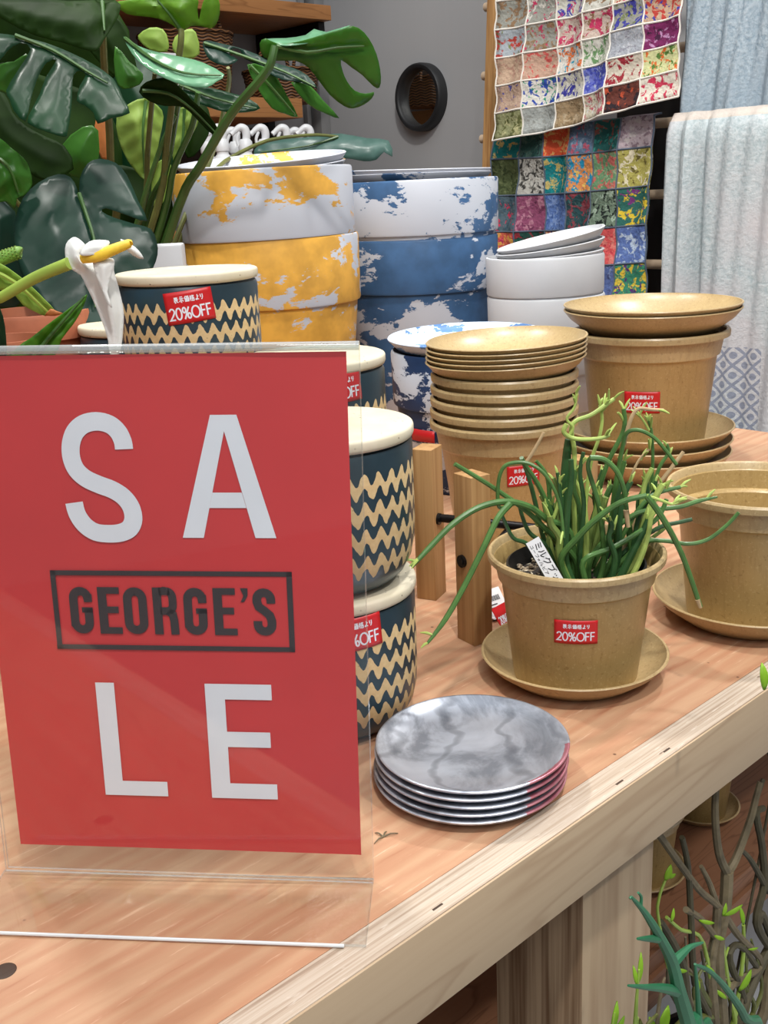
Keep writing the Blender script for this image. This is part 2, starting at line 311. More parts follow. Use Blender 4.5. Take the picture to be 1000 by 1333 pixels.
# ------------------------------------------------------------------ mesh helpers
class MB:
    def __init__(s): s.v = []; s.f = []; s.mi = []
    def add(s, vs, fs, m=0):
        k = len(s.v); s.v += [tuple(q) for q in vs]; s.f += [tuple(i + k for i in f) for f in fs]; s.mi += [m] * len(fs); return s
    def lathe(s, prof, n=64, m=0, c=(0, 0, 0), tilt=None, mprof=None):
        vs = []; fs = []; L = len(prof); T = tilt or Matrix.Identity(3)
        for r, z in prof:
            for k in range(n):
                a = 2 * pi * k / n; vs.append(Vector(c) + T @ Vector((max(r, 1e-5) * cos(a), max(r, 1e-5) * sin(a), z)))
        b = len(s.v); s.v += [tuple(q) for q in vs]
        for i in range(L - 1):
            for k in range(n):
                s.f.append((b + i * n + k, b + i * n + (k + 1) % n, b + (i + 1) * n + (k + 1) % n, b + (i + 1) * n + k)); s.mi.append(mprof[i] if mprof else m)
        return s
    def box(s, x0, x1, y0, y1, z0, z1, m=0, T=None):
        vs = [Vector((x, y, z)) for z in (z0, z1) for y in (y0, y1) for x in (x0, x1)]
        if T: vs = [T @ q for q in vs]
        return s.add(vs, [(0, 2, 3, 1), (4, 5, 7, 6), (0, 1, 5, 4), (2, 6, 7, 3), (0, 4, 6, 2), (1, 3, 7, 5)], m)
    def tube(s, pts, rad, n=8, m=0, smooth=4):
        pts = [Vector(p) for p in pts]
        R = list(rad) if isinstance(rad, (list, tuple)) else [rad] * len(pts)
        if smooth and len(pts) > 2: pts, R = crom(pts, R, smooth)
        vs = []; fs = []; prev = None
        for i, p in enumerate(pts):
            t = (pts[min(i + 1, len(pts) - 1)] - pts[max(i - 1, 0)]).normalized()
            if prev is None:
                a = Vector((0, 0, 1)) if abs(t.z) < .9 else Vector((1, 0, 0)); x = t.cross(a).normalized()
            else: x = (prev - t * prev.dot(t)).normalized()
            prev = x; y = t.cross(x)
            for k in range(n):
                w = 2 * pi * k / n; vs.append(p + (x * cos(w) + y * sin(w)) * R[i])
        for i in range(len(pts) - 1):
            for k in range(n): fs.append((i * n + k, i * n + (k + 1) % n, (i + 1) * n + (k + 1) % n, (i + 1) * n + k))
        vs.append(pts[0]); vs.append(pts[-1]); L = len(pts)
        for k in range(n):
            fs.append((L * n, (k + 1) % n, k)); fs.append((L * n + 1, (L - 1) * n + k, (L - 1) * n + (k + 1) % n))
        return s.add(vs, fs, m)
    def build(s, name, mats, parent=None, bevel=0, ang=38, flat=False, solid=0, sub=0):
        me = bpy.data.meshes.new(name); me.from_pydata(s.v, [], s.f); me.validate()
        for m in (mats if isinstance(mats, (list, tuple)) else [mats]): me.materials.append(m)
        if len(me.polygons) == len(s.mi): me.polygons.foreach_set('material_index', s.mi)
        bm = bmesh.new(); bm.from_mesh(me)
        bmesh.ops.remove_doubles(bm, verts=bm.verts, dist=1e-6)
        if not solid and not flat: bmesh.ops.recalc_face_normals(bm, faces=bm.faces)
        if bevel: bmesh.ops.bevel(bm, geom=[e for e in bm.edges if e.is_manifold and e.calc_face_angle(0) > .5], offset=bevel, segments=2, affect='EDGES', profile=.6)
        for f in bm.faces: f.smooth = not flat
        bm.to_mesh(me); bm.free()
        if not flat: me.set_sharp_from_angle(angle=radians(ang))
        o = bpy.data.objects.new(name, me); COL.objects.link(o)
        if parent: o.parent = parent
        if sub: md = o.modifiers.new('smooth', 'SUBSURF'); md.levels = md.render_levels = sub
        if solid: md = o.modifiers.new('thickness', 'SOLIDIFY'); md.thickness = solid; md.offset = 0
        return o
def crom(P, R, k):
    out = []; ro = []
    for i in range(len(P) - 1):
        a = P[max(i - 1, 0)]; b = P[i]; c = P[i + 1]; d = P[min(i + 2, len(P) - 1)]
        for j in range(k):
            t = j / k; t2 = t * t; t3 = t2 * t
            out.append(((b * 2) + (c - a) * t + (a * 2 - b * 5 + c * 4 - d) * t2 + (b * 3 - a - c * 3 + d) * t3) * .5); ro.append(R[i] + (R[i + 1] - R[i]) * t)
    out.append(P[-1]); ro.append(R[-1]); return out, ro
def thing(name, label, cat, loc=(0, 0, 0), rz=0, group=None):
    o = bpy.data.objects.new(name, None); COL.objects.link(o); o.location = loc; o.rotation_euler = (0, 0, rz); o.empty_display_size = .03
    o['label'] = label; o['category'] = cat
    if group: o['group'] = group
    return o
def tag(o, label, cat, group=None, loc=None, rz=None):
    o['label'] = label; o['category'] = cat
    if group: o['group'] = group
    if loc is not None: o.location = loc
    if rz is not None: o.rotation_euler = (0, 0, rz)
    return o
def struct(o, loc=None, rz=None):
    o['kind'] = 'structure'
    if loc is not None: o.location = loc
    if rz is not None: o.rotation_euler = (0, 0, rz)
    return o

# ------------------------------------------------------------------ lettering: strokes on a 10-high grid
def arc(cx, cy, rx, ry, a0, a1, n=14): return [(cx + rx * cos(radians(a0 + (a1 - a0) * i / n)), cy + ry * sin(radians(a0 + (a1 - a0) * i / n))) for i in range(n + 1)]
GL = {
 '2': (6, [arc(3, 7.2, 2.5, 2.6, 170, -30, 10) + [(3.2, 3.2), (.4, .2), (5.7, .2)]]),
 '0': (6.4, [arc(3.2, 5, 2.8, 4.9, 90, 450, 22)]),
 '%': (8.6, [arc(2, 7.6, 1.6, 2.2, 0, 360, 14), arc(6.6, 2.4, 1.6, 2.2, 0, 360, 14), [(1.6, -.2), (7, 10.2)]]),
 'O': (8.8, [arc(4.4, 5, 4.1, 4.9, 90, 450, 24)]),
 'F': (5.4, [[(.6, 0), (.6, 9.8), (5, 9.8)], [(.6, 5.2), (4.6, 5.2)]]),
 '表': (10.5, [[(1, 9), (9, 9)], [(1.6, 7.4), (8.4, 7.4)], [(.6, 5.8), (9.4, 5.8)], [(5, 10), (5, 5.8)], [(4.6, 5.6), (2.6, 3.6), (.4, 2.4)], [(3, 4), (3, .4), (5, 1.2)], [(8.4, 4.8), (6.4, 3.4)], [(5, 5.4), (6.4, 2.8), (9.6, .4)]]),
 '示': (10.5, [[(2, 9.4), (8, 9.4)], [(.6, 6.6), (9.4, 6.6)], [(5, 6.6), (5, .4), (4, .9)], [(3, 4.6), (2.2, 2.6), (.8, 1.2)], [(7, 4.6), (8, 3), (9.2, 1.4)]]),
 '価': (10.5, [[(3, 10), (.4, 5.6)], [(2, 7.4), (2, 0)], [(3.6, 9.2), (9.8, 9.2)], [(5.6, 9.2), (5.6, .8)], [(7.8, 9.2), (7.8, .8)], [(4, 6.6), (9.4, 6.6), (9.4, .8), (4, .8), (4, 6.6)]]),
 '格': (10.5, [[(.3, 7.4), (4, 7.4)], [(2.2, 10), (2.2, 0)], [(2.1, 6.8), (.4, 3)], [(2.4, 6), (3.8, 4.4)], [(6.2, 10), (4.4, 7)], [(5.6, 8.8), (8.6, 8.8), (6.6, 5.8), (4, 4.2)], [(5.4, 7.6), (7.4, 5.6), (9.8, 4.4)], [(5.2, 3.8), (8.8, 3.8), (8.8, .4), (5.2, .4), (5.2, 3.8)]]),
 'よ': (9, [[(5, 9.8), (5, 3), (4.4, 1.2), (2.4, .6), (1.4, 1.6), (2.6, 2.8), (5, 2.2), (7.8, .8)], [(5, 6.6), (7.6, 6.6)]]),
 'り': (8.4, [[(2, 9.4), (1.8, 6.4), (2.2, 4.8), (3.2, 6)], [(6, 9.6), (6.2, 5), (5, 1.8), (3.4, .2)]]),
 'ミ': (9, [[(2, 9.2), (8, 7.4)], [(2, 6), (7.6, 4.4)], [(1.4, 2.6), (8.4, .4)]]),
 'ル': (10, [[(3, 8.8), (2.8, 4), (.6, .6)], [(6, 9.4), (6, .8), (7.6, 1.4), (9.6, 4)]]),
 'ク': (9.4, [[(4, 9.8), (2.6, 7), (.6, 4.8)], [(3.4, 8.2), (8, 8.2), (6.6, 4), (2.4, .2)]]),
 'ブ': (10, [[(.8, 8), (7.4, 8), (6.4, 4), (2.4, .4)], [(7.4, 10), (8.2, 8.8)], [(8.8, 10.4), (9.6, 9.2)]]),
 'ッ': (8, [[(1, 6), (1.6, 4.4)], [(3.4, 6.6), (4, 4.8)], [(7, 6.2), (6, 3), (3, .4)]]),
 'ユ': (9, [[(2, 7.4), (7, 7.4), (6.4, 1.4)], [(.6, 1.2), (8.6, 1.2)]]),
 'ー': (9, [[(.8, 5), (8.4, 5)]]),
 'フ': (9, [[(.8, 8.6), (8, 8.6), (6.8, 4), (2.4, .4)]]),
 'ォ': (7.4, [[(.6, 5), (6.8, 5)], [(4.6, 6.8), (4.6, .4)], [(4.4, 4.6), (1, 1)]]),
 'ビ': (9.4, [[(2, 9), (2, 1.4), (3, .8), (8, .8)], [(7.4, 6.8), (2, 4.8)], [(7.4, 10), (8.2, 8.6)], [(9, 10.4), (9.8, 9)]]),
 'ア': (9, [[(.8, 8.8), (8.2, 8.8), (5.6, 5.6)], [(4.6, 7), (4.2, 3.4), (2, .4)]]),
}
def ribbon(mb, pts, w, fmap, m=0, closed=False, seg=None):
    P = [Vector(p) for p in pts]
    if seg:
        Q = []
        for a, b in zip(P[:-1], P[1:]):
            k = max(1, int((b - a).length / seg)); Q += [a + (b - a) * (j / k) for j in range(k)]
        P = Q + [P[-1]]
    n = len(P); L = []; Rr = []
    for i in range(n):
        if closed: a = P[i - 1] if i > 0 else P[n - 2]; b = P[(i + 1) % n] if i < n - 1 else P[1]
        else: a = P[max(i - 1, 0)]; b = P[min(i + 1, n - 1)]
        d1 = (P[i] - a); d2 = (b - P[i])
        d1 = d1.normalized() if d1.length > 1e-9 else d2.normalized(); d2 = d2.normalized() if d2.length > 1e-9 else d1
        n1 = Vector((-d1.y, d1.x)); n2 = Vector((-d2.y, d2.x)); nn = n1 + n2
        nn = nn.normalized() if nn.length > .1 else n1
        k = min(1 / max(.35, nn.dot(n1)), 2.2)
        L.append(P[i] + nn * (w / 2 * k)); Rr.append(P[i] - nn * (w / 2 * k))
    vs = [fmap(*q) for q in L] + [fmap(*q) for q in Rr]
    mb.add(vs, [(i, i + 1, n + i + 1, n + i) for i in range(n - 1)], m)
def text(mb, s, x, y, h, w, fmap, m=0, sp=.9, fit=None):
    tot = sum(GL[c][0] + sp for c in s) - sp; k = h / 10; kx = (fit / tot) if fit else k
    for c in s:
        for st in GL[c][1]: ribbon(mb, [(x + px * kx, y + py * k) for px, py in st], w, fmap, m, seg=max(h / 4, .0008))
        x += (GL[c][0] + sp) * kx
def sticker(parent, fsurf, w, h, ang=0):
    """fsurf(u, v, lift) maps flat sticker coordinates onto the pot wall"""
    ca, sa = cos(ang), sin(ang); f = lambda l: (lambda x, y: fsurf(x * ca - y * sa, x * sa + y * ca, l))
    mb = MB(); nx, ny = 12, 8
    for lift in (.0003, ):
        vs = [f(lift)(-w / 2 + w * i / nx, -h / 2 + h * j / ny) for j in range(ny + 1) for i in range(nx + 1)]
        mb.add(vs, [(j * (nx + 1) + i, j * (nx + 1) + i + 1, (j + 1) * (nx + 1) + i + 1, (j + 1) * (nx + 1) + i) for j in range(ny) for i in range(nx)])
    st = mb.build('sale_sticker', M['stick'], parent, solid=.0002); st['label'] = 'red sale sticker'
    t = MB(); fm = f(.00055)
    text(t, '20%OFF', -w * .44, -h * .36, h * .36, h * .05, fm, fit=w * .88, sp=.7)
    text(t, '表示価格より', -w * .30, h * .16, h * .18, h * .028, fm, fit=w * .62, sp=.8)
    t.build('lettering', M['pw'], st, flat=True); return st
def cone_map(r0, z0, slope, th0, zc):
    """wall radius r0 at height z0 with dr/dz slope; th0 azimuth, zc height of the sticker centre"""
    def f(u, v, lift):
        z = zc + v; r = r0 + slope * (z - z0) + lift; a = th0 + u / r; return (r * cos(a), r * sin(a), z)
    return f
def facing(x, y): return atan2(0 - y, 0 - x)       # azimuth that looks at the viewer

# ================================================================== ROOM SHELL
FZ, WE, WN = -.75, 1.70, 2.15
mb = MB(); mb.box(-4, 2.2, -3, 3, FZ - .05, FZ); struct(mb.build('floor', M['floor']), OV, TH)
mb = MB(); mb.box(WE, WE + .08, -3, WN, FZ, 2.4); struct(mb.build('wall_right', M['wall']), OV, TH)
mb = MB(); mb.box(-4, WE + .08, WN, WN + .08, FZ, 2.4); struct(mb.build('wall_back', M['wall']), OV, TH)
mb = MB(); mb.box(WE - .035, WE - .001, WN - .05, WN - .001, FZ, 2.4); mb.box(WE - .06, WE - .045, WN - .02, WN - .001, FZ, 2.4)
struct(mb.build('trim_1', M['trimm'], bevel=.003), OV, TH)

# ================================================================== DISPLAY TABLE
T = thing('display_table', 'orange-toned plywood display table with a pale edge strip, carrying the pots and the sale sign', 'table', OV, TH)
E0, E1, N1 = -1.3, 1.14, 1.5
mb = MB(); mb.box(E0, E1, .0253, N1, -.03, 0); mb.build('tabletop', M['top'], T)
mb = MB(); mb.box(E0, E1, .0012, .025, -.02, .0003); mb.build('edge_strip', M['strip'], T, bevel=.0008)
mb = MB(); mb.box(E0, E1, 0, .024, -.06, -.0202); mb.box(E0, E1, -.0005, .0012, -.06, -.0002); mb.build('front_apron', M['apron'], T, bevel=.0006)
mb = MB(); mb.box(E1 - .025, E1, .026, N1, -.06, -.0305); mb.build('side_apron', M['apron'], T, bevel=.001)
for (a, b) in ((.1265, .02 + .006), (E1 - .12, .03), (.1265, N1 - .12), (E1 - .12, N1 - .12), (E0 + .03, .03)):
    mb = MB(); mb.box(a, a + .09, b, b + .085, FZ, -.0605)
    o = mb.build('leg', [M['leg2'], M['leg']], T, bevel=.0015)
    for p in o.data.polygons:
        if abs(p.normal.y) > .7: p.material_index = 1
mb = MB(); mb.box(-.9, E1 - .02, .155, N1 - .1, -.43, -.405); mb.build('lower_shelf', M['under'], T, bevel=.001)
mb = MB(); mb.box(-.9, E1 - .02, .150, .170, -.47, -.4305); mb.build('shelf_rail', M['under'], T, bevel=.001)
mb = MB()
for px, py in ((868, 977), (811, 1021), (598, 1199)):
    mb = MB(); q = toEN(atz(px, py, 0)); mb.box(q[0] - .004, q[0] + .004, .004 + .002, .004 + .0034, .0003, .0005); mb.build('nail_slot', M['darkw_shade'], T)
mb = MB(); q = toEN(atz(6, 1264, 0)); mb.lathe([(0, .0003), (.0052, .0003), (.0060, .0002), (.0064, 0)], 24, 0, (q[0], q[1], .0001)); mb.build('wood_knot', M['darkw_shade'], T)

# ================================================================== SALE SIGN
sy = -.1024; SX, SY = -.124, .5523
S = thing('sale_sign_stand', 'clear acrylic stand holding the big red SALE poster at the front of the table', 'sign')
a2 = Vector((.99444164, -.10332017, -.02026735)); u2 = Vector((.02586147, .05309462, .99825455)); n2 = Vector((-.10206374, -.99323004, .05547151))
SC0 = Vector((-.124, .5523, .1702))
sbase = Vector((SC0 - u2 * .168)); sbase.z = 0
S.location = sbase
def sg(x, y, l=0): return SC0 + a2 * (x / 1000) + u2 * (y / 1000) + n2 * (l / 1000) - sbase     # millimetres on the poster
mb = MB()
def slab(mb, x0, x1, y0, y1, l0, l1, m=0, me=1):
    vs = [sg(x, y, l) for l in (l0, l1) for y in (y0, y1) for x in (x0, x1)]
    mb.add(vs, [(0, 2, 3, 1), (4, 5, 7, 6)], m); mb.add(vs, [(0, 1, 5, 4), (2, 6, 7, 3), (0, 4, 6, 2), (1, 3, 7, 5)], me)
slab(mb, -115.5, 112, -166, 151, .8, 2.3); mb.build('front_sheet', [M['acr'], M['acre']], S, flat=True)
mb = MB(); slab(mb, -115.5, 112, -166, 151, -2.6, -1.1); mb.build('back_sheet', [M['acr'], M['acre']], S, flat=True)
mb = MB(); mb.tube([sg(-115.5, 151.6, 0), sg(112, 151.6, 0)], .0024, 10, 0, 0); mb.build('folded_top_edge', M['acre'], S)
mb = MB()
P1 = Vector((-.2475, .5605, .0008)); P2 = Vector((-.0170, .5345, .0008)); fwd = Vector((.007, -.0615, 0))
q = [P1 - sbase, P2 - sbase, Vector((-.0215, .4768, .0008)) - sbase, Vector((-.2505, .5054, .0008)) - sbase]; q2 = [v + Vector((0, 0, .0018)) for v in q]
mb.add(q + q2, [(3, 2, 1, 0), (4, 5, 6, 7)], 0); mb.add(q + q2, [(0, 1, 5, 4), (2, 3, 7, 6), (1, 2, 6, 5), (3, 0, 4, 7)], 1)
mb.build('base_plate', [M['acr'], M['acre']], S, flat=True)
mb = MB(); mb.tube([q[3] + Vector((.0, -.0006, .0010)), q[2] + Vector((-.012, .0009, .0010))], .0010, 8, 0, 0); mb.build('front_edge_glint', M['acrb'], S)  # added bar, its white colour paints the glint along the front edge
mb = MB(); nx, ny = 24, 30; vs = []
for j in range(ny + 1):
    for i in range(nx + 1):
        x = -105 + 210 * i / nx; y = -148.5 + 297 * j / ny
        b = .35 * sin(x * .045 + 1) * max(0, (y - 120) / 28) + .2 * sin(x * .02 + y * .013)
        vs.append(sg(x, y, b))
mb.add(vs, [(j * (nx + 1) + i, j * (nx + 1) + i + 1, (j + 1) * (nx + 1) + i + 1, (j + 1) * (nx + 1) + i) for j in range(ny) for i in range(nx)])
PO = mb.build('poster', M['red'], S)
PO['label'] = 'red poster lettered SALE in white'
fm = lambda x, y: sg(x, y, .62)
def polyfill(mb, pts, m=0): mb.add([fm(*p) for p in pts], [tuple(range(len(pts)))], m)
mb = MB()
def rects(mb, L):
    for x0, x1, y0, y1 in L: polyfill(mb, [(x0, y0), (x1, y0), (x1, y1), (x0, y1)])
def letter(name, mat): return mb.build(name, M[mat], PO, flat=True)
rects(mb, [(-48, -36.8, -113.1, -40.8), (-36.8, -9.6, -113.1, -103.6)]); letter('letter_l', 'pw')
mb = MB(); rects(mb, [(17, 28.5, -113.2, -40.4), (28.5, 56, -50, -40.4), (28.5, 54, -80, -70.3), (28.5, 56.5, -113.2, -103.4)]); letter('letter_e', 'pw')
mb = MB()
polyfill(mb, [(10.4, 46.8), (22.3, 46.8), (37.3, 106.7), (37.3, 115.6), (30.1, 115.6)]); polyfill(mb, [(37.3, 115.6), (37.3, 106.7), (51.5, 46.8), (63.2, 46.8), (44.6, 115.6)])
polyfill(mb, [(26.6, 63.9), (47.3, 63.9), (45.2, 72.6), (28.8, 72.6)]); letter('letter_a', 'pw')
mb = MB()
sp = [(-19.0, 97.0), (-19.4, 101.5), (-21.6, 106.8), (-26, 110.8), (-33, 112.5), (-40.5, 111), (-46, 106.4), (-48.9, 99.4), (-49.2, 92), (-47, 85.5), (-42, 80.6), (-35, 77.2), (-27.6, 74.3), (-21.6, 70.2), (-17.8, 64.4), (-17.0, 57.6), (-19.6, 52.2), (-25, 49.6), (-32, 49.0), (-39.5, 50), (-45.4, 54.2), (-49, 60.4), (-50.2, 66.9)]
sc_, _ = crom([Vector((p[0], p[1], 0)) for p in sp], [1] * len(sp), 4)
ribbon(mb, [(p.x, p.y) for p in sc_], 10.2, fm); letter('letter_s', 'pw')
mb = MB()
rects(mb, [(-68.3, 70.9, 24.5, 27.4), (-68.6, 70.9, -20.2, -17.3), (-68.4, -65.3, -20.2, 27.4), (67.7, 70.9, -20.2, 27.4)]); letter('box_outline', 'ink')
Y0, Y1, sw = -10.5, 17.6, 5.0
def rr(x0, x1, y0, y1, r=5.2, n=6):
    P = []
    for cx, cy, a in ((x1 - r, y1 - r, 0), (x0 + r, y1 - r, 90), (x0 + r, y0 + r, 180), (x1 - r, y0 + r, 270)): P += arc(cx, cy, r, r, a, a + 90, n)
    return P
def GG(x0, x1):
    h = sw / 2; a, b, c, d = x0 + h, x1 - h, Y0 + h, Y1 - h; r = (b - a) / 2 - .05; mx = (a + b) / 2
    ribbon(mb, [(b, 8.6), (b, d - r)] + arc(mx, d - r, r, r, 0, 180, 10) + [(a, c + r)] + arc(mx, c + r, r, r, 180, 360, 10) + [(b, 4.8)], sw, fm)
    rects(mb, [(mx + .3, x1, 2.2, 5.4)])
mb = MB(); GG(-58.7, -45.2); letter('letter_g', 'ink')
mb = MB(); rects(mb, [(-41.8, -36.6, Y0, Y1), (-36.6, -29, Y1 - 4, Y1), (-36.6, -30, 2, 6), (-36.6, -28.6, Y0, Y0 + 4)]); letter('letter_e', 'ink')
mb = MB(); h = sw / 2; P = rr(-27 + h, -13.2 - h, Y0 + h, Y1 - h, 4.4); ribbon(mb, P + [P[0]], sw, fm, closed=True); letter('letter_o', 'ink')
mb = MB(); rects(mb, [(-9.7, -4.6, Y0, Y1)])
ribbon(mb, [(-6, Y1 - 2.2), (-1.6, Y1 - 2.2)] + arc(-1.6, Y1 - 6, 3.4, 3.9, 90, 0, 6) + arc(-1.6, 7.2, 3.4, 3.6, 0, -90, 6) + [(-6, 3.6)], 4.6, fm)
ribbon(mb, [(-1.2, 3.4), (1.4, 1.6), (2, -2), (2.2, Y0)], 4.8, fm); letter('letter_r', 'ink')
mb = MB(); GG(8, 21.4); letter('letter_g', 'ink')
mb = MB(); rects(mb, [(25.2, 30.4, Y0, Y1), (30.4, 38, Y1 - 4, Y1), (30.4, 37, 2, 6), (30.4, 38.4, Y0, Y0 + 4)]); letter('letter_e', 'ink')
mb = MB(); polyfill(mb, [(41, 17.6), (45.4, 17.6), (45.2, 13.2), (43, 9.4), (41, 9.4), (42.8, 13)]); letter('apostrophe', 'ink')
mb = MB(); r = 4.0; cx = 54.3
ribbon(mb, [(cx + r, 8.6), (cx + r, Y1 - h - r)] + arc(cx, Y1 - h - r, r, r, 0, 180, 8) + [(cx - r, 9.6), (cx - r + 1, 6.6), (cx, 4.4), (cx + r - 1, 1.6), (cx + r, -1.6)] + arc(cx, Y0 + h + r, r, r, 0, -180, 8) + [(cx - r, -1.8)], sw, fm); letter('letter_s', 'ink')

# ================================================================== CERAMIC CANISTERS
def canister(name, label, x, y, z, R, H, t, stick=None, group='zigzag canisters'):
    c = thing(name, label, 'canister', (x, y, z), 0, group)
    k = R / .0653; kb = H
    body = [(0, 0), (.036 * k, 0), (.046 * k, .003), (.0545 * k, .010), (.060 * k, .020), (.0628 * k, .032), (.0638 * k, .05), (.0640 * k, H - .004), (.0625 * k, H - .0005), (.0590 * k, H - .0005), (.0585 * k, H - .01), (0, H - .01)]
    mb = MB(); mb.lathe(body, 96); mb.build('body', M['zig'], c, ang=50)
    mb = MB(); mb.lathe([(0, H + .0012), (R - .005, H + .0008), (R - .001, H + .0018), (R, H + .004), (R, H + t - .0022), (R - .0006, H + t - .0008), (R - .002, H + t), (R * .5, H + t), (0, H + t)], 96)
    mb.build('lid', M['lid'], c, ang=60)
    mb = MB(); mb.lathe([(0, H - .0008), (.0605 * k, H - .0008), (.0605 * k, H + .0014), (0, H + .0014)], 64); mb.build('lid_seal', M['black'], c)
    if stick:
        px, py, w, h, a = stick
        # place where the photo ray meets the wall
        best = None
        for i in range(720):
            th = 2 * pi * i / 720; 
            if cos(th) * (0 - x) + sin(th) * (0 - y) < 0: continue
            for zz in (.04, .055, .07, .085, .095):
                Pw = Vector((x + .064 * k * cos(th), y + .064 * k * sin(th), z + zz)); d = Pw - CO; dd = d.dot(fw)
                e = abs(500 + F * d.dot(rt) / dd - px) + .2 * abs(666.5 - F * d.dot(up) / dd - py)
                if best is None or e < best[0]: best = (e, th)
        th = best[1]; bz = None
        for i in range(200):
            zz = H * i / 200; Pw = Vector((x + .064 * k * cos(th), y + .064 * k * sin(th), z + zz)); d = Pw - CO; e = abs(666.5 - F * d.dot(up) / d.dot(fw) - py)
            if bz is None or e < bz[0]: bz = (e, zz)
        sticker(c, cone_map(.0641 * k, 0, 0, th, bz[1]), w, h, a)
    return c
R0, H0, t0 = .0653, .108, .0105
canister('zigzag_canister', 'dark zigzag canister standing on the table beside the silver plates, lower of the front pair', -.0435, .744, 0, R0, H0, t0, (466, 825, .037, .025, .06))
canister('zigzag_canister', 'dark zigzag canister with cream lid, stacked on the front canister nearest the silver plates', -.041, .738, H0 + t0, R0, H0, t0)
H3 = .1195
canister('zigzag_canister', 'dark zigzag canister under the one whose lid shows just right above the sign', -.0573, .92, 0, R0, H3, t0)
canister('zigzag_canister', 'dark zigzag canister whose cream lid shows just behind the right top corner of the sign', -.0573, .92, H3 + t0, R0, H3, t0, (447, 505, .037, .025, .05))
H4 = .0965
canister('zigzag_canister', 'dark zigzag canister standing on the table, bottom of the three behind the sign', -.173, 1.0, 0, .066, H4, t0)
canister('zigzag_canister', 'dark zigzag canister in the middle of the three stacked behind the sign', -.173, 1.0, H4 + t0, .066, H4, t0)
canister('zigzag_canister', 'dark zigzag canister with cream lid and red sticker, above the sign beside the white lily', -.173, 1.0, 2 * (H4 + t0), .066, .1085, t0, (246, 399, .043, .028, .10))
H5 = .127
canister('zigzag_canister', 'dark zigzag canister on the table under the low one at the back left', -.247, 1.12, 0, .0655, H5, t0)
canister('zigzag_canister', 'dark canister half hidden behind the white lily, left of the sticker canister', -.247, 1.12, H5 + t0, .0655, H5, t0)

# ================================================================== TAN POTS, SAUCERS
def pot_prof(R, H, Rb, w=.0028):
    lip = .055 * H; ri = lambda r: r - w
    return [(0, .002), (Rb - .004, .002), (Rb - .003, 0), (Rb, 0), (Rb + .0005, .002), (R * .845, H * .775), (R * .855, H * .785), (R * .885, H * .80), (R * .915, H - lip - .001), (R * .925, H - lip), (R * .995, H - lip), (R, H - lip * .6), (R, H - lip * .25), (R - .0012, H), (R * .955, H), (R * .94, H - .0015), (R * .885, H * .80), (R * .85, H * .79), (R * .825, H * .775), (Rb - w, .006), (0, .006)]
def pot(label, x, y, z, R, H, Rb, stick=None, group='tan flower pots', name='flower_pot', w=.0028):
    c = thing(name, label, 'pot', (x, y, z), 0, group)
    mb = MB(); mb.lathe(pot_prof(R, H, Rb, w), 96, mprof=[1 if 10 <= i <= 15 else 0 for i in range(20)]); mb.build('body', [M['tan'], M['tan2']], c, ang=28)  # lip in the paler tan, partly painting light caught on the rim
    mb = MB()
    if stick:
        px, py, w, h, a = stick; sl = (R * .845 - Rb) / (H * .775); best = None
        for i in range(720):
            th = 2 * pi * i / 720
            if cos(th) * (0 - x) + sin(th) * (0 - y) < 0: continue
            for j in range(8, 76, 3):
                zz = H * j / 100; rr_ = Rb + sl * zz; d = Vector((x + rr_ * cos(th), y + rr_ * sin(th), z + zz)) - CO; dd = d.dot(fw)
                e = hypot(500 + F * d.dot(rt) / dd - px, 666.5 - F * d.dot(up) / dd - py)
                if best is None or e < best[0]: best = (e, th, zz)
        sticker(c, cone_map(Rb + .0006, 0, sl, best[1], best[2]), w, h, a)
    return c
def saucer(label, x, y, z, R, H, tilt=None, group='tan saucers', mat='tan2'):
    w = .0022; Rb = R * .66
    pr = [(0, .0006), (Rb - .005, .0006), (Rb - .003, 0), (Rb, 0), (Rb + .004, .0012), (R * .80, H * .30), (R * .92, H * .62), (R - .001, H * .93), (R, H * .965), (R - .0006, H), (R - .0022, H), (R - w - .001, H * .93), (R * .90, H * .66), (R * .78, H * .36), (Rb, .0034), (Rb - .006, .0026), (0, .0026)]
    mb = MB(); mb.lathe(pr, 96); o = mb.build('saucer', M[mat], None, ang=45); tag(o, label, 'saucer', group, (x, y, z))
    if tilt: o.rotation_euler = tilt
    return o
# planted pot
saucer('tan saucer on the table under the planted pot in the middle', .1535, .8015, 0, .0776, .0218)
pot('tan pot with a red sticker holding the green stick plant', .1535, .796, .0034, .0713, .1085, .0506, (750, 825, .0335, .0205, .0))
# right-hand pot
saucer('large tan saucer under the empty pot at the right edge', .337, .904, 0, .0885, .025)
pot('empty tan pot at the right edge standing in its own saucer', .337, .904, .0034, .0790, .1245, .056)
# left stack of five pots
zr = [.147, .160, .173, .1860, .1995]
ords = ['lowest, with a red sticker, of the five nested tan pots', 'second from the bottom of the five nested tan pots', 'middle one of the five nested tan pots', 'fourth from the bottom of the five nested tan pots', 'top one of the five nested tan pots, right under the saucers']
for i, z in enumerate(zr):
    pot('tan pot, ' + ords[i], .1392 + .0003 * i, 1.15, z - .147, .083 - .0004 * i, .147, .055, (682, 619, .037, .0235, .05) if i == 0 else None, w=.0011)
so = ['bottom saucer of the five lying on the nested tan pots', 'second saucer up of the five on the nested tan pots', 'middle saucer of the five on the nested tan pots', 'second saucer down of the five on the nested tan pots', 'top saucer of the five on the nested tan pots, with a bright highlight']
for i in range(5):
    saucer('tan ' + so[i], .1425 + .0003 * i, 1.15, .2115 - .022 + .0052 * i, .0885, .0245, (0, -.028, 0))
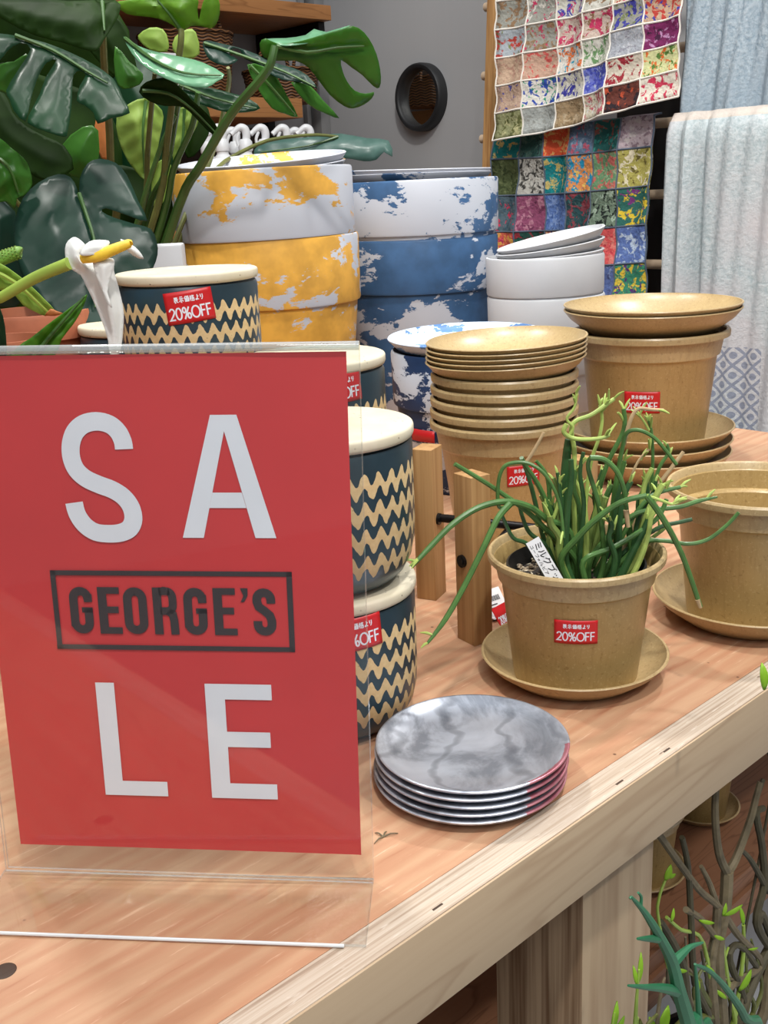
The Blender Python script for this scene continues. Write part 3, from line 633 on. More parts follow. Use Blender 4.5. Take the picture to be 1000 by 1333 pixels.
# big pot
for i, s in enumerate(('lowest', 'middle', 'top')):
    saucer('wide tan saucer, %s of the three under the big pot' % s, .372, 1.42, .0175 * i, .1165 - .001 * (2 - i), .0335)
pot('big tan pot with a red sticker on three saucers at the back right', .372, 1.42, .0385, .1045, .1610, .0755, (836, 522, .046, .029, .0))
for i, s in enumerate(('lower', 'upper')):
    saucer('wide tan saucer, %s of the two lying on the big pot' % s, .3735, 1.42, .1945 + .0065 * i, .1175, .0335)

# ================================================================== SILVER PLATES
base_m = MB()
Rp = .067
base_m.lathe([(0, .0005), (.036, .0005), (.037, 0), (.040, 0), (.048, .0018), (.058, .0040), (.0655, .0066), (.0668, .0080), (.067, .0088), (.0664, .0094), (.0652, .0092), (.058, .0066), (.048, .0042), (.038, .0034), (0, .0034)], 128)
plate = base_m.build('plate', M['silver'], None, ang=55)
po = ['bottom', 'second from the bottom', 'middle', 'second from the top', 'top']
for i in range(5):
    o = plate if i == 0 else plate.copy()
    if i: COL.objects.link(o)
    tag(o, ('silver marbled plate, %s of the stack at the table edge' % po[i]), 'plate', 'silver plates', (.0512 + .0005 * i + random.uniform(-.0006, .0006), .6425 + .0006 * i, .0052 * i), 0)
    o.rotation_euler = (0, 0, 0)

# ================================================================== WOODEN STAND LEGS
ST = thing('plant_stand', 'empty wooden plant stand with square posts and black bolts, behind the planted pot', 'plant stand', (.11, .952, 0))
leg_data = [((.0445, .9905), .155, atan2(-.44, .896), .0105, .0135), ((.0775, .877), .157, atan2(-.55, -.83), .0105, .0125), ((.181, .921), .155, .9, .0105, .0125)]
for i, ((x, y), h, a, hx, hy) in enumerate(leg_data):
    mb = MB(); ca, sa = cos(a), sin(a)
    Tm = Matrix.Translation((x - .11, y - .952, 0)) @ Matrix.Rotation(a, 4, 'Z')
    mb.box(-hx, hx, -hy, hy, 0, h, 0, Tm); lg = mb.build('post', M['acacia'], ST, bevel=.0008)
    if i < 2:
        mb = MB(); zb = .078 if i else .083; dx = hx
        for r, l0, l1 in ((.0058, hx, hx + .0022), (.0036, hx + .0022, hx + .003)):
            c0 = Tm @ Vector((l0, -.002, zb)); c1 = Tm @ Vector((l1, -.002, zb)); mb.tube([c0, c1], r, 20, 0, 0)
        mb.build('bolt', M['metal'], lg)
mb = MB()
mb.tube([Vector((.0445 - .11 + .010, .9905 - .952 - .004, .083)), Vector((.181 - .11 - .008, .921 - .952 + .004, .083))], .0042, 10, 0, 0)
mb.build('cross_bar', M['metal'], ST)
mb = MB(); mb.tube([Vector((.0775 - .11 + .005, .877 - .952 + .011, .066)), Vector((.118 - .11, .9535 - .952, .076))], .0042, 10, 0, 0); mb.build('cross_bar', M['metal'], ST)
# price tags lying behind the plant
PT = thing('price_tag', 'white and red price tags lying on the table between the wooden post and planted pot', 'tag', atz(648, 805, 0))
b0 = PT.location
def card(w, h, px, py, z, rx, rz, ry=0): return Matrix.Translation(atz(px, py, z) - b0) @ Matrix.Rotation(rz, 4, 'Z') @ Matrix.Rotation(ry, 4, 'Y') @ Matrix.Rotation(rx, 4, 'X')
Tm = card(0, 0, 645, 783, .014, radians(52), radians(35)); mb = MB(); mb.box(-.011, .011, -.013, .013, -.0003, .0003, 0, Tm); w1 = mb.build('white_card', M['paper'], PT)
mb = MB()
for k in range(12): mb.box(-.004 + k * .0009, -.0036 + k * .0009 + (k % 3) * .0001, .001, .006, .0004, .0005, 0, Tm)
for k in range(3): mb.box(-.008, .007 - k * .003, -.009 + k * .003, -.008 + k * .003, .0004, .0005, 0, Tm)
mb.build('barcode', M['inkblk'], w1, flat=True)
Tm = card(0, 0, 641, 795, .006, radians(25), radians(50)); mb = MB(); mb.box(-.010, .010, -.011, .011, -.0003, .0003, 0, Tm); mb.build('white_card', M['paper'], PT)
Tm = card(0, 0, 656, 800, .0095, radians(55), radians(48)); mb = MB(); mb.box(-.012, .014, -.010, .010, -.0003, .0003, 0, Tm); r1 = mb.build('red_card', M['stick'], PT)
mb = MB(); text(mb, '20%OFF', -.010, -.007, .007, .0011, lambda x, y: Tm @ Vector((x, y, .0005)), fit=.020); mb.build('lettering', M['pw'], r1, flat=True)
mb = MB(); mb.tube([atz(637, 803, .002) - b0, atz(640, 809, .001) - b0, atz(652, 804, .003) - b0], .0006, 6); mb.build('cord', M['metal'], PT)

# ================================================================== MARBLED PLANTERS
def planter_prof(R, hw, H, foot=.93, w=.0045):
    fb = foot - .55 * (H - hw) / (R * 6); return [(0, .003), (R * fb - .012, .003), (R * fb - .008, 0), (R * fb - .003, 0), (R * fb, .004), (R * foot + .001, H - hw - .004), (R * foot + .001, H - hw - .001), (R * .985, H - hw), (R * .992, H - hw + .003), (R, H - .004), (R - .0012, H - .0008), (R - .003, H), (R - w + .001, H), (R - w, H - .003), (R - w - .002, H - hw + .006), (R * foot - w, H - hw), (R * fb - w, .010), (0, .010)]
def planter(label, x, y, z, R, hw, H, mat, group, tilt=None, foot=.93):
    mb = MB(); mb.lathe(planter_prof(R, hw, H, foot), 96); o = mb.build('planter', M[mat], None, ang=35); tag(o, label, 'planter', group, (x, y, z))
    if tilt: o.rotation_euler = tilt
    return o
def tray(label, x, y, z, R, H, mat, group, tilt=(0, 0, 0)):
    mb = MB(); mb.lathe([(0, 0), (R * .86, 0), (R * .88, .001), (R - .001, H - .003), (R, H - .001), (R - .001, H), (R - .004, H), (R - .006, H - .004), (R * .86, .006), (0, .005)], 96); o = mb.build('tray', M[mat], None, ang=45); tag(o, label, 'tray', group, (x, y, z)); o.rotation_euler = tilt; return o
planter('white planter marbled in yellow, lower of the yellow stack', -.156, 1.66, 0, .1375, .099, .3355, 'yel', 'yellow marbled planters', None, .945)
planter('white planter marbled in yellow, upper of the yellow stack', -.1555, 1.655, .0962, .1365, .097, .3355, 'yel2', 'yellow marbled planters', (0, -.012, 0), .945)
tray('white tray with yellow marks, lower of the two on the yellow planters', -.157, 1.655, .416, .126, .022, 'yel3', 'yellow marbled trays', (.085, -.035, 0))
tray('white tray with yellow marks, upper of the two on the yellow planters', -.157, 1.655, .4265, .1275, .022, 'yel3', 'yellow marbled trays', (.09, -.035, 0))
planter('white planter marbled in blue, lower of the blue stack', .082, 1.87, 0, .1375, .087, .3150, 'blu', 'blue marbled planters', None, .945)
planter('white planter marbled in blue, upper of the blue stack', .0845, 1.865, .0925, .1365, .086, .3150, 'blu2', 'blue marbled planters', None, .945)
tray('white tray with blue marks, lower of the two on the blue planters', .082, 1.865, .3965, .127, .022, 'blu3', 'blue marbled trays', (0, .012, 0))
tray('white tray with blue marks, upper of the two on the blue planters', .081, 1.865, .4030, .128, .022, 'blu3', 'blue marbled trays', (.01, .022, 0))
# navy planter with its plate
planter('tall navy and white marbled planter behind the nested tan pots', .122, 1.42, 0, .1025, .072, .1870, 'nav', 'navy planter', None, .93)
tray('blue and white marbled plate lying on the navy planter', .122, 1.42, .1885, .106, .016, 'blp', 'navy planter plate', (.02, -.01, 0))
mb = MB(); 
for (x, y, z, cx, nm) in ((.122, 1.42, .075, 550, 'w'),):
    th = facing(x, y) - .68; f = cone_map(.0957, 0, 0, th, .082)
    vs = [f(-.02 + .04 * i / 8, -.008 + .016 * j, .0006) for j in range(2) for i in range(9)]
    mb.add(vs, [(i, i + 1, 10 + i, 9 + i) for i in range(8)]); 
navp = [o for o in COL.objects if o.get('label') == 'tall navy and white marbled planter behind the nested tan pots'][0]
mb.build('sale_sticker', M['stick'], navp, solid=.0003)
# white planters
wx, wy = .276, 1.70
for i, s in enumerate(('lowest', 'middle', 'top')):
    planter('plain white planter, %s of the three nested ones before the quilts' % s, wx, wy, .0612 * i, .0935, .0585, .1625, 'wht', 'white planters', (0, -.012, 0) if i == 2 else None, .95)
for i, s in enumerate(('lowest', 'middle', 'top')):
    tray('white plate, %s of the three tilted in the top white planter' % s, wx + .006 + .002 * i, wy, .2720 + .0120 * i, .0862, .015, 'wht', 'white plates', (0, -.06 - .065 * i, 0))

# ================================================================== BACK SHELVES
def shelf(label, E_right, N0, zf, th, EL=-1.6):
    mb = MB(); mb.box(EL, E_right, N0, WN - .002, zf - th, zf); o = mb.build('wall_shelf', M['shelfw'], None, bevel=.002); tag(o, label, 'shelf', 'wall shelves', OV, TH); return o
pz1 = plN(424, 26, 1.86).z; s1 = toEN(plN(432, 30, 1.86))
shelf('upper wooden wall shelf above the baskets, seen from below', s1[0], 1.86, pz1 + .035, .035)
pz2 = plN(392, 128, 1.80).z; s2 = toEN(plN(394, 140, 1.80))
shelf('wooden wall shelf holding the wicker baskets behind the monstera', s2[0], 1.80, pz2, .045)
pzb = plN(330, 164, 1.70).z - .200
shelf('lowest wooden wall shelf carrying the white spray bottles', s1[0], 1.60, pzb, .03)
mb = MB(); mb.box(s1[0] - .03, s1[0] - .005, WN - .03, WN - .003, FZ, 1.3); mb.box(s1[0] - .028, s1[0] - .008, 1.88, WN - .031, pz1 - .03, pz1 - .001); mb.box(s1[0] - .028, s1[0] - .008, 1.66, WN - .031, pzb - .056, pzb - .031)
tag(mb.build('shelf_bracket', M['metal'], None, bevel=.001), 'black metal upright with arms carrying the wall shelves in the corner', 'bracket', None, OV, TH)
mb = MB(); mb.box(-1.6, s1[0] - .04, WN - .02, WN - .003, pzb + .002, pz2 - .047); tag(mb.build('shade_board', M['darkw_shade'], None, bevel=.001), 'dark brown board added to stand for the shade behind the white spray bottles', 'board', None, OV, TH)  # added board, its dark brown paints the shade under the shelf
def basket(label, px, R, H, handle):
    P = plN(px, 100, 1.95); e_, n_, _ = toEN(P); b = thing('wicker_basket', label, 'basket', EN(e_, n_, pz2), TH, 'wicker baskets')
    mb = MB(); pr = []
    for i in range(13):
        z = H * i / 12; pr.append((R * (.82 + .18 * (i / 12) ** .7) + .002 * (i % 2), z))
    pr = [(0, 0)] + pr + [(R + .004, H), (R + .003, H + .006), (R - .003, H + .006), (R - .006, H)] + [(R * .8 - .006, .008), (0, .008)]
    mb.lathe(pr, 48); mb.build('body', M['wicker'], b)
    for hx in handle:
        mb = MB(); mb.tube([(hx + r_ * cos(a), -R * .5, H - .01 + hh * sin(a)) for a in [pi * k / 8 for k in range(9)] for r_, hh in ((.048, .075),)], .0045, 8, 0, 3); mb.build('handle', M['wicker'], b)
basket('wicker basket standing on the middle shelf behind the monstera stems', 246, .112, .145, (.02, ))
basket('wicker basket with arched handles standing further right on the middle shelf', 366, .098, .075, (-.06, .05))
def bottle(px, py, n_, label=None, proto=None):
    P = plN(px, py, n_); e_, nn, zz = toEN(P); loc = EN(e_, nn, pzb)
    if proto is None:
        b = thing('spray_bottle', label, 'spray bottle', loc, .3, 'white spray bottles')
        mb = MB(); mb.lathe([(0, 0), (.030, 0), (.033, .003), (.033, .095), (.030, .115), (.018, .135), (.0135, .14), (.0135, .146), (0, .146)], 32); mb.build('body', M['bottle'], b)
        mb = MB(); mb.lathe([(0, .1462), (.0155, .1462), (.0165, .150), (.0155, .166), (.011, .172), (0, .172)], 24)
        mb.tube([(.002, 0, .168), (.004, 0, .182), (.001, 0, .193), (-.008, 0, .197), (-.018, 0, .193), (-.027, 0, .186)], [.0085, .0095, .0095, .0085, .0065, .0050], 12, 0, 4); mb.tube([(-.026, 0, .1868), (-.031, 0, .183)], .0058, 12, 0, 0)
        h = mb.build('spray_head', M['bottle'], b)
        mb = MB(); mb.tube([(-.012, 0, .188), (-.019, 0, .172), (-.017, 0, .158)], [.004, .0035, .003], 8, 0, 3); mb.build('trigger', M['bottle'], h)
        mb = MB(); q = [(.0334 * cos(a), .0334 * sin(a), z) for z in (.055, .075) for a in (-2.6, -2.4, -2.2, -2.0)]; mb.add(q, [(i, i + 1, 5 + i, 4 + i) for i in range(3)]); mb.build('label_print', M['teal'], b, flat=True)
        return b
    b = proto.copy(); COL.objects.link(b); b.location = loc; b['label'] = label
    for ch in proto.children:
        c = ch.copy(); COL.objects.link(c); c.parent = b
        for g_ in ch.children: d = g_.copy(); COL.objects.link(d); d.parent = c
    return b
bl = ['leftmost of the front row, beside the thick plant stem', 'second from the left of the front row', 'third from the left of the front row', 'fourth from the left of the front row', 'rightmost of the front row']
pb = bottle(287, 165, 1.70, 'white spray bottle, ' + bl[0])
for px, l in zip((318, 343, 371, 402), bl[1:]): bottle(px, 168, 1.70, 'white spray bottle, ' + l, pb)
for px, l in ((268, 'in the back row half hidden by the thick plant stem'), (305, 'in the back row between the two leftmost front bottles'), (387, 'in the back row near the right end of the shelf')): bottle(px, 170, 1.79, 'white spray bottle ' + l, pb)
# small goods behind the leaves
mb = MB(); mb.box(-.03, .03, -.02, .02, 0, .075); P = plN(187, 40, 1.83); e_, nn, zz = toEN(P); tag(mb.build('product_box', M['yelb'], None, bevel=.002), 'small yellow box on the middle shelf peeping between the monstera leaves', 'box', None, EN(e_, nn, pz2), TH)
mb = MB(); mb.box(-.025, .025, -.02, .02, 0, .09); P = plN(212, 40, 1.835); e_, nn, zz = toEN(P); tag(mb.build('product_box', M['paper'], None, bevel=.002), 'small white box right of the yellow box on the middle shelf', 'box', None, EN(e_, nn, pz2), TH)

# ================================================================== MIRROR ON THE GREY WALL
mc = plE(552.5, 127, WE); mr = (plE(552, 82, WE).z - plE(552, 172, WE).z) / 2
MI = thing('wall_mirror', 'small round mirror in a thick black ring hanging on the grey wall', 'mirror', mc, TH)
RY = Matrix.Rotation(-pi / 2, 3, 'Y')
mb = MB(); mb.lathe([(mr * .80, 0), (mr, 0), (mr, .018), (mr * .985, .026), (mr * .95, .030), (mr * .86, .030), (mr * .82, .027), (mr * .80, .018), (mr * .80, 0)], 72, 0, (0, 0, 0), RY); mb.build('ring_frame', M['rim'], MI, ang=50)
mb = MB(); mb.lathe([(0, .006), (mr * .805, .006), (mr * .805, .008), (0, .008)], 64, 0, (0, 0, 0), RY); mb.build('glass', M['mirror'], MI)

# ================================================================== LADDER RACK WITH TEXTILES
RK = thing('ladder_rack', 'pale wooden ladder rack leaning by the grey wall and carrying the quilts', 'rack', OV, TH)
tp = toEN(plE(647, 0, 1.50)); bt = toEN(plE(640, 215, 1.484))
def rail_at(z, off=0): k = (z - bt[2]) / (tp[2] - bt[2]); return (bt[0] + (tp[0] - bt[0]) * k, bt[1] + (tp[1] - bt[1]) * k + off)
nR = toEN(plE(1090, 300, 1.42))[1]; offR = nR - bt[1]
def rail(off):
    a = rail_at(FZ, off); b = rail_at(1.15, off); mb = MB(); vs = []
    for (e_, n_), z in ((a, FZ), (b, 1.15)):
        for dx, dy in ((-.02, -.011), (.02, -.011), (.02, .011), (-.02, .011)): vs.append((e_ + dx, n_ + dy, z))
    mb.add(vs, [(3, 2, 1, 0), (4, 5, 6, 7), (0, 1, 5, 4), (1, 2, 6, 5), (2, 3, 7, 6), (3, 0, 4, 7)]); mb.build('rail', M['rack'], RK, bevel=.002)
rail(0); rail(offR)
RUNG = [1.03, .90, .765, .625, .493, .36, .225, .09, -.05, -.19, -.33, -.47, -.61]
for z in RUNG:
    e_, n_ = rail_at(z); mb = MB(); mb.tube([(e_, n_ + .032, z), (e_, n_ + .030, z), (e_, n_ + offR - .03, z)], .0095, 14, 0, 0); mb.build('rung', M['peg'], RK)
# quilts --------------------------------------------------------
PAL1 = [(214, 196, 172), (196, 168, 142), (206, 204, 192), (222, 220, 206), (176, 184, 190), (188, 180, 152), (210, 190, 176), (160, 160, 150)]
PAL2 = [(44, 110, 120), (96, 118, 80), (98, 130, 170), (150, 84, 110), (60, 84, 70), (80, 120, 96), (110, 110, 122), (50, 72, 120)]
ACC1 = [(190, 70, 60), (70, 70, 160), (130, 140, 90), (220, 216, 206), (150, 120, 90), (200, 60, 100)]
ACC2 = [(210, 160, 60), (200, 70, 70), (40, 60, 60), (180, 190, 190), (70, 60, 120), (226, 130, 70), (30, 140, 150)]
def quilt(name, label, n_left, n_right, E0_, z_top, z_bot, rows, cols, spec, pal, acc, seam, rng, sag=.01, top_fold=True, skew=0):
    """spec: dict (row, col) -> (c1, c2, c3); rows run down from the top"""
    q = thing(name, label, 'quilt', OV, TH, 'patchwork quilts')
    sub = 5; nc, nr = cols * sub, rows * sub
    def pos(i, j):                       # i across from the left, j down
        u = i / nc; v = j / nr
        n = n_left + (n_right - n_left) * u
        z = z_top - (z_top - z_bot) * v + sag * sin(u * pi) * -.4 + skew * (u - .5) * v
        e = E0_ - .014 * sin(u * 9 + 1.3) * (.25 + v) - .006 * sin(u * 23 + v * 6) - .05 * v * .3 - .004 * cos(u * cols * 2 * pi) - .003 * cos(v * rows * 2 * pi)
        if top_fold and v < .06: e += .03 * (1 - v / .06) ** 2; z -= .012 * (1 - v / .06) ** 2
        return (e, n, z)
    me = bpy.data.meshes.new('patches'); vs = [pos(i, j) for j in range(nr + 1) for i in range(nc + 1)]
    fs = [(j * (nc + 1) + i, j * (nc + 1) + i + 1, (j + 1) * (nc + 1) + i + 1, (j + 1) * (nc + 1) + i) for j in range(nr) for i in range(nc)]
    me.from_pydata(vs, [], fs); me.materials.append(M['quilt'])
    cols3 = {}
    for r in range(rows):
        for c in range(cols):
            cols3[r, c] = spec.get((r, c)) or (rng.choice(pal), rng.choice(acc), rng.choice(acc))
    for k, nm in enumerate(('c1', 'c2', 'c3')):
        at_ = me.color_attributes.new(nm, 'FLOAT_COLOR', 'CORNER'); buf = []
        for j in range(nr):
            for i in range(nc): buf += list(lin(cols3[j // sub, i // sub][k])) * 4
        at_.data.foreach_set('color', buf)
    for p in me.polygons: p.use_smooth = True
    o = bpy.data.objects.new('patches', me); COL.objects.link(o); o.parent = q
    md = o.modifiers.new('thickness', 'SOLIDIFY'); md.thickness = .004; md.offset = 0
    mb = MB()
    for c in range(cols + 1): mb.tube([Vector(pos(min(c * sub, nc), j)) + Vector((-.0022, 0, 0)) for j in range(nr + 1)], .0018, 5, 0, 0)
    for r in range(rows + 1): mb.tube([Vector(pos(i, r * sub)) + Vector((-.0022, 0, 0)) for i in range(nc + 1)], .0018, 5, 0, 0)
    mb.build('seams', M[seam], q); return q, pos
rng = random.Random(3)
nl = toEN(plE(654, 90, 1.38))[1]; nr_ = toEN(plE(886, 70, 1.38))[1]
zt = plE(760, -60, 1.38).z
Wt = (226, 222, 212)
spec1 = {(3, 0): ((206, 176, 150), (190, 150, 130), (206, 176, 150)), (3, 1): ((204, 168, 146), (212, 96, 90), (204, 168, 146)), (3, 2): (Wt, (230, 120, 60), (60, 170, 200)), (3, 3): ((214, 214, 200), (110, 150, 100), Wt), (3, 4): ((170, 174, 182), (196, 198, 204), (150, 150, 160)), (3, 5): ((120, 40, 90), (190, 140, 180), (70, 30, 60)),
 (4, 0): ((190, 160, 140), (200, 172, 150), (80, 80, 150)), (4, 1): (Wt, (50, 80, 170), (60, 150, 120)), (4, 2): ((206, 204, 190), (60, 60, 150), Wt), (4, 3): ((80, 90, 190), (120, 130, 210), (180, 190, 220)), (4, 4): ((216, 206, 188), (160, 50, 60), (216, 206, 188)), (4, 5): ((214, 216, 160), (226, 110, 50), (90, 130, 60)),
 (5, 0): ((150, 152, 110), (100, 104, 60), (180, 176, 130)), (5, 1): ((168, 172, 168), (180, 184, 180), (150, 152, 146)), (5, 2): ((170, 146, 112), (190, 170, 140), (140, 120, 90)), (5, 3): ((222, 214, 190), (206, 110, 120), Wt), (5, 4): ((110, 60, 50), (50, 40, 44), (206, 90, 60)), (5, 5): ((234, 226, 210), (210, 60, 90), (234, 226, 210))}
quilt('quilt', 'pale patchwork quilt with white seams hanging highest on the ladder rack', nl, nr_, 1.385, zt, .505, 6, 6, spec1, PAL1, ACC1, 'seamw', rng, skew=.05)
nl = toEN(plE(647, 240, 1.40))[1]; nr_ = toEN(plE(846, 230, 1.40))[1]
T_ = (30, 130, 130)
spec2 = {(0, 0): (T_, (210, 180, 110), T_), (0, 1): ((50, 90, 84), (80, 110, 100), (40, 60, 60)), (0, 2): ((232, 96, 60), (240, 180, 110), (232, 96, 60)), (0, 3): ((96, 120, 146), (130, 150, 170), (180, 90, 110)), (0, 4): ((40, 100, 96), (150, 90, 80), (60, 150, 140)), (0, 5): ((186, 170, 176), (140, 120, 130), (200, 190, 190)),
 (1, 0): ((84, 96, 60), (60, 72, 40), (110, 120, 80)), (1, 1): ((190, 188, 180), (60, 60, 56), (120, 118, 110)), (1, 2): ((20, 128, 134), (200, 180, 110), (30, 150, 150)), (1, 3): ((228, 150, 90), (40, 150, 190), (240, 200, 110)), (1, 4): ((110, 150, 110), (200, 110, 100), (150, 180, 140)), (1, 5): ((176, 168, 90), (230, 220, 190), (110, 100, 50)),
 (2, 0): ((90, 110, 120), (70, 96, 110), (206, 60, 90)), (2, 1): ((150, 80, 112), (190, 130, 150), (120, 60, 90)), (2, 2): ((96, 126, 186), (130, 156, 206), (70, 100, 160)), (2, 3): ((44, 80, 84), (150, 70, 80), (70, 110, 110)), (2, 4): ((120, 140, 120), (30, 40, 36), (170, 190, 170)), (2, 5): ((50, 110, 100), (230, 200, 60), (130, 60, 130)),
 (3, 0): ((230, 110, 90), (240, 180, 90), (210, 60, 110)), (3, 1): ((30, 76, 66), (150, 50, 60), (40, 100, 84)), (3, 2): ((206, 120, 100), (230, 190, 150), (90, 60, 120)), (3, 3): ((190, 190, 176), (140, 150, 150), (220, 120, 60)), (3, 4): ((228, 96, 96), (240, 140, 130), (200, 70, 80)), (3, 5): ((96, 120, 180), (190, 206, 226), (110, 136, 190)),
 (4, 4): ((100, 120, 176), (140, 160, 200), (90, 100, 150)), (4, 5): ((60, 140, 110), (230, 200, 70), (90, 60, 120))}
quilt('quilt', 'dark jewel-toned patchwork quilt with slate seams hanging below the pale one', nl, nr_, 1.405, .52, .155, 5, 6, spec2, PAL2, ACC2, 'seamd', rng, skew=.02)
def drape(name, label, mat, px0, px1, E_, z_top, z_bot, amp, waves, ph=0, over=None, cat='blanket', fold=None):
    q = thing(name, label, cat, OV, TH); n0 = toEN(plE(px0, 200, E_))[1]; n1 = toEN(plE(px1, 200, E_))[1]; nc, nr = 60, 50
    vs = []
    for j in range(nr + 1):
        for i in range(nc + 1):
            u = i / nc; v = j / nr; n = n0 + (n1 - n0) * u
            e = E_ - amp * sin(u * waves * 2 * pi + ph + .5 * v) * (.15 + .85 * v) - .004 * sin(u * 41 + v * 9)
            if fold: e -= .035 * math.exp(-((u - fold - .03 * v) / .05) ** 2) * (.3 + v) - .05 * math.exp(-((u - fold - .09) / .035) ** 2) * (.2 + v)
            z = z_top - (z_top - z_bot) * v
            if v < .05: k = 1 - v / .05; e += .022 * k ** 2; z -= .010 * k ** 2 - .0
            vs.append((e, n, z))
    mb = MB(); mb.add(vs, [(j * (nc + 1) + i, j * (nc + 1) + i + 1, (j + 1) * (nc + 1) + i + 1, (j + 1) * (nc + 1) + i) for j in range(nr) for i in range(nc)])
    mb.build('cloth', M[mat], q, solid=.003); return q, (n0, n1)
q_, (n0, n1) = drape('scarf', 'blue-grey thin cloth hanging highest at the right edge of the picture', 'scarf', 888, 1030, 1.43, zt, .47, .010, 2.5, .5, cat='scarf')
mb = MB(); nn = toEN(plE(997, 60, 1.36))[1]
for k in range(60): z = zt - (zt - .48) * k / 60; mb.box(1.398, 1.400, nn - .004, nn + .004, z, z + .004)
mb.build('teal_stitching', M['tealc'], q_)
drape('blanket', 'pale grey-blue blanket with a tile print hung over a rung at the right edge', 'blanket', 869, 1050, 1.375, .512, -.62, .012, 2.2, 1.2, fold=.16)
mb = MB(); a_ = toEN(plE(800, 300, 1.58)); b_ = toEN(plE(1040, 300, 1.58)); mb.box(1.58, 1.66, b_[1], a_[1], FZ, .56)
tag(mb.build('display_cabinet', M['blackp'], None, bevel=.003), 'black cabinet against the grey wall, seen between the quilts and the blanket', 'cabinet', None, OV, TH)

# ================================================================== UNDER AND BESIDE THE TABLE
mb = MB()
BN = thing('low_bench', 'low pale grey plank bench on the floor beyond the right end of the table front', 'bench', OV, TH)
mb.box(1.17, 1.33, -.10, .55, -.42, -.40); mb.build('seat', M['bench'], BN, bevel=.002)
mb = MB(); mb.box(1.18, 1.32, -.08, .53, FZ, -.4205); mb.build('plinth', M['under'], BN)
def small_pot(label, e_, n_, z, k):
    P = EN(e_, n_, z); saucer('small tan saucer under ' + label, P.x, P.y, z, .0776 * k, .0218 * k); pot('small tan pot ' + label.replace('the ', '', 1), P.x, P.y, z + .0034 * k, .0713 * k, .1085 * k * 1.2, .0506 * k)
small_pot('the right one of two pots on the shelf below the table', .70, .262, -.405, .66)
small_pot('the left one of two pots on the shelf below the table', .535, .245, -.405, .72)

# ================================================================== LEAVES
def leaf(parent, base, px, Y, m, ax=0, ay=0, bulge=.02, rib=None, smooth=2, name='leaf', cell=None, curl=0, thick=.0008, ribm='stemg', droop=None, rip=.0007):
    """outline of a leaf as seen, stood at distance Y, tilted (ax, ay: metres of depth per 100 px) and domed"""
    P = [Vector((x, y, 0)) for x, y in px]
    if smooth:
        n = len(P); out = []
        for i in range(n):
            a, b, c, d = P[i - 1], P[i], P[(i + 1) % n], P[(i + 2) % n]
            for j in range(smooth):
                t = j / smooth; t2 = t * t; t3 = t2 * t
                out.append(((b * 2) + (c - a) * t + (a * 2 - b * 5 + c * 4 - d) * t2 + (b * 3 - a - c * 3 + d) * t3) * .5)
        P = out
    xs = [p.x for p in P]; ys = [p.y for p in P]; cx = (min(xs) + max(xs)) / 2; cy = (min(ys) + max(ys)) / 2
    cell = cell or max(3.0, (max(xs) - min(xs)) / 26)
    def inside(x, y):
        r = False; n = len(P)
        for i in range(n):
            a = P[i]; b = P[i - 1]
            if (a.y > y) != (b.y > y) and x < (b.x - a.x) * (y - a.y) / (b.y - a.y) + a.x: r = not r
        return r
    def dist(x, y):
        best = 1e9; n = len(P)
        for i in range(n):
            a = P[i]; b = P[i - 1]; d = b - a; L = d.x * d.x + d.y * d.y
            t = 0 if L < 1e-9 else max(0, min(1, ((x - a.x) * d.x + (y - a.y) * d.y) / L))
            best = min(best, hypot(x - a.x - d.x * t, y - a.y - d.y * t))
        return best
    V = [Vector((p.x, p.y)) for p in P]; nb = len(V)
    y = min(ys) + cell / 2; row = 0
    while y < max(ys):
        x = min(xs) + cell / 2 + (cell / 2 if row % 2 else 0)
        while x < max(xs):
            if inside(x, y) and dist(x, y) > cell * .55: V.append(Vector((x, y)))
            x += cell
        y += cell * .866; row += 1
    try: r = delaunay_2d_cdt(V, [], [list(range(nb))], 1, 1e-5); vv, ff = r[0], r[2]
    except Exception: return None
    def ribd(x, y):
        if not rib: return (1e9, 0)
        best = (1e9, 0); s0 = 0
        for a, b in zip(rib[:-1], rib[1:]):
            dx, dy = b[0] - a[0], b[1] - a[1]; L = dx * dx + dy * dy; t = max(0, min(1, ((x - a[0]) * dx + (y - a[1]) * dy) / L)); q = hypot(x - a[0] - dx * t, y - a[1] - dy * t)
            if q < best[0]: best = (q, s0 + t * L ** .5)
            s0 += L ** .5
        return best
    if droop is None: droop = max(14, .30 * min(max(xs) - min(xs), max(ys) - min(ys))); bulge *= .75
    def depth(x, y, edge=True):
        d = dist(x, y)
        h = 1 - math.exp(-(d / droop) ** 2 * .7)
        g, sg_ = ribd(x, y)
        q = Y + ax * (x - cx) / 100 + ay * (y - cy) / 100 - bulge * h + .005 * math.exp(-(g / 6) ** 2) * (1 if rib else 0)
        if rib: q += rip * sin((sg_ - .6 * g) * .27)
        q += curl * ((x - cx) / 100) ** 2
        return q
    vs = [at(v.x, v.y, depth(v.x, v.y)) - base for v in vv]
    mb = MB(); mb.add(vs, [tuple(f) for f in ff])
    o = mb.build(name, M[m], parent, ang=80, solid=thick)
    if rib:
        t = MB(); k = len(rib); pts = [at(x, y, depth(x, y, False) - .0062) - base for x, y in rib]
        t.tube(pts, [.0026 - .0015 * i / (k - 1) for i in range(k)], 6, 0, 3); t.build('midrib', M[ribm], o)
    return o
def stem(parent, base, pts, r, m, name='stem', n=8, sm=4):
    """pts: (px, py, Y)"""
    W_ = [at(*p) - base for p in pts]; R = list(r) if isinstance(r, (list, tuple)) else [r] * len(pts)
    mb = MB(); mb.tube(W_, R, n, 0, sm); return mb.build(name, M[m], parent)

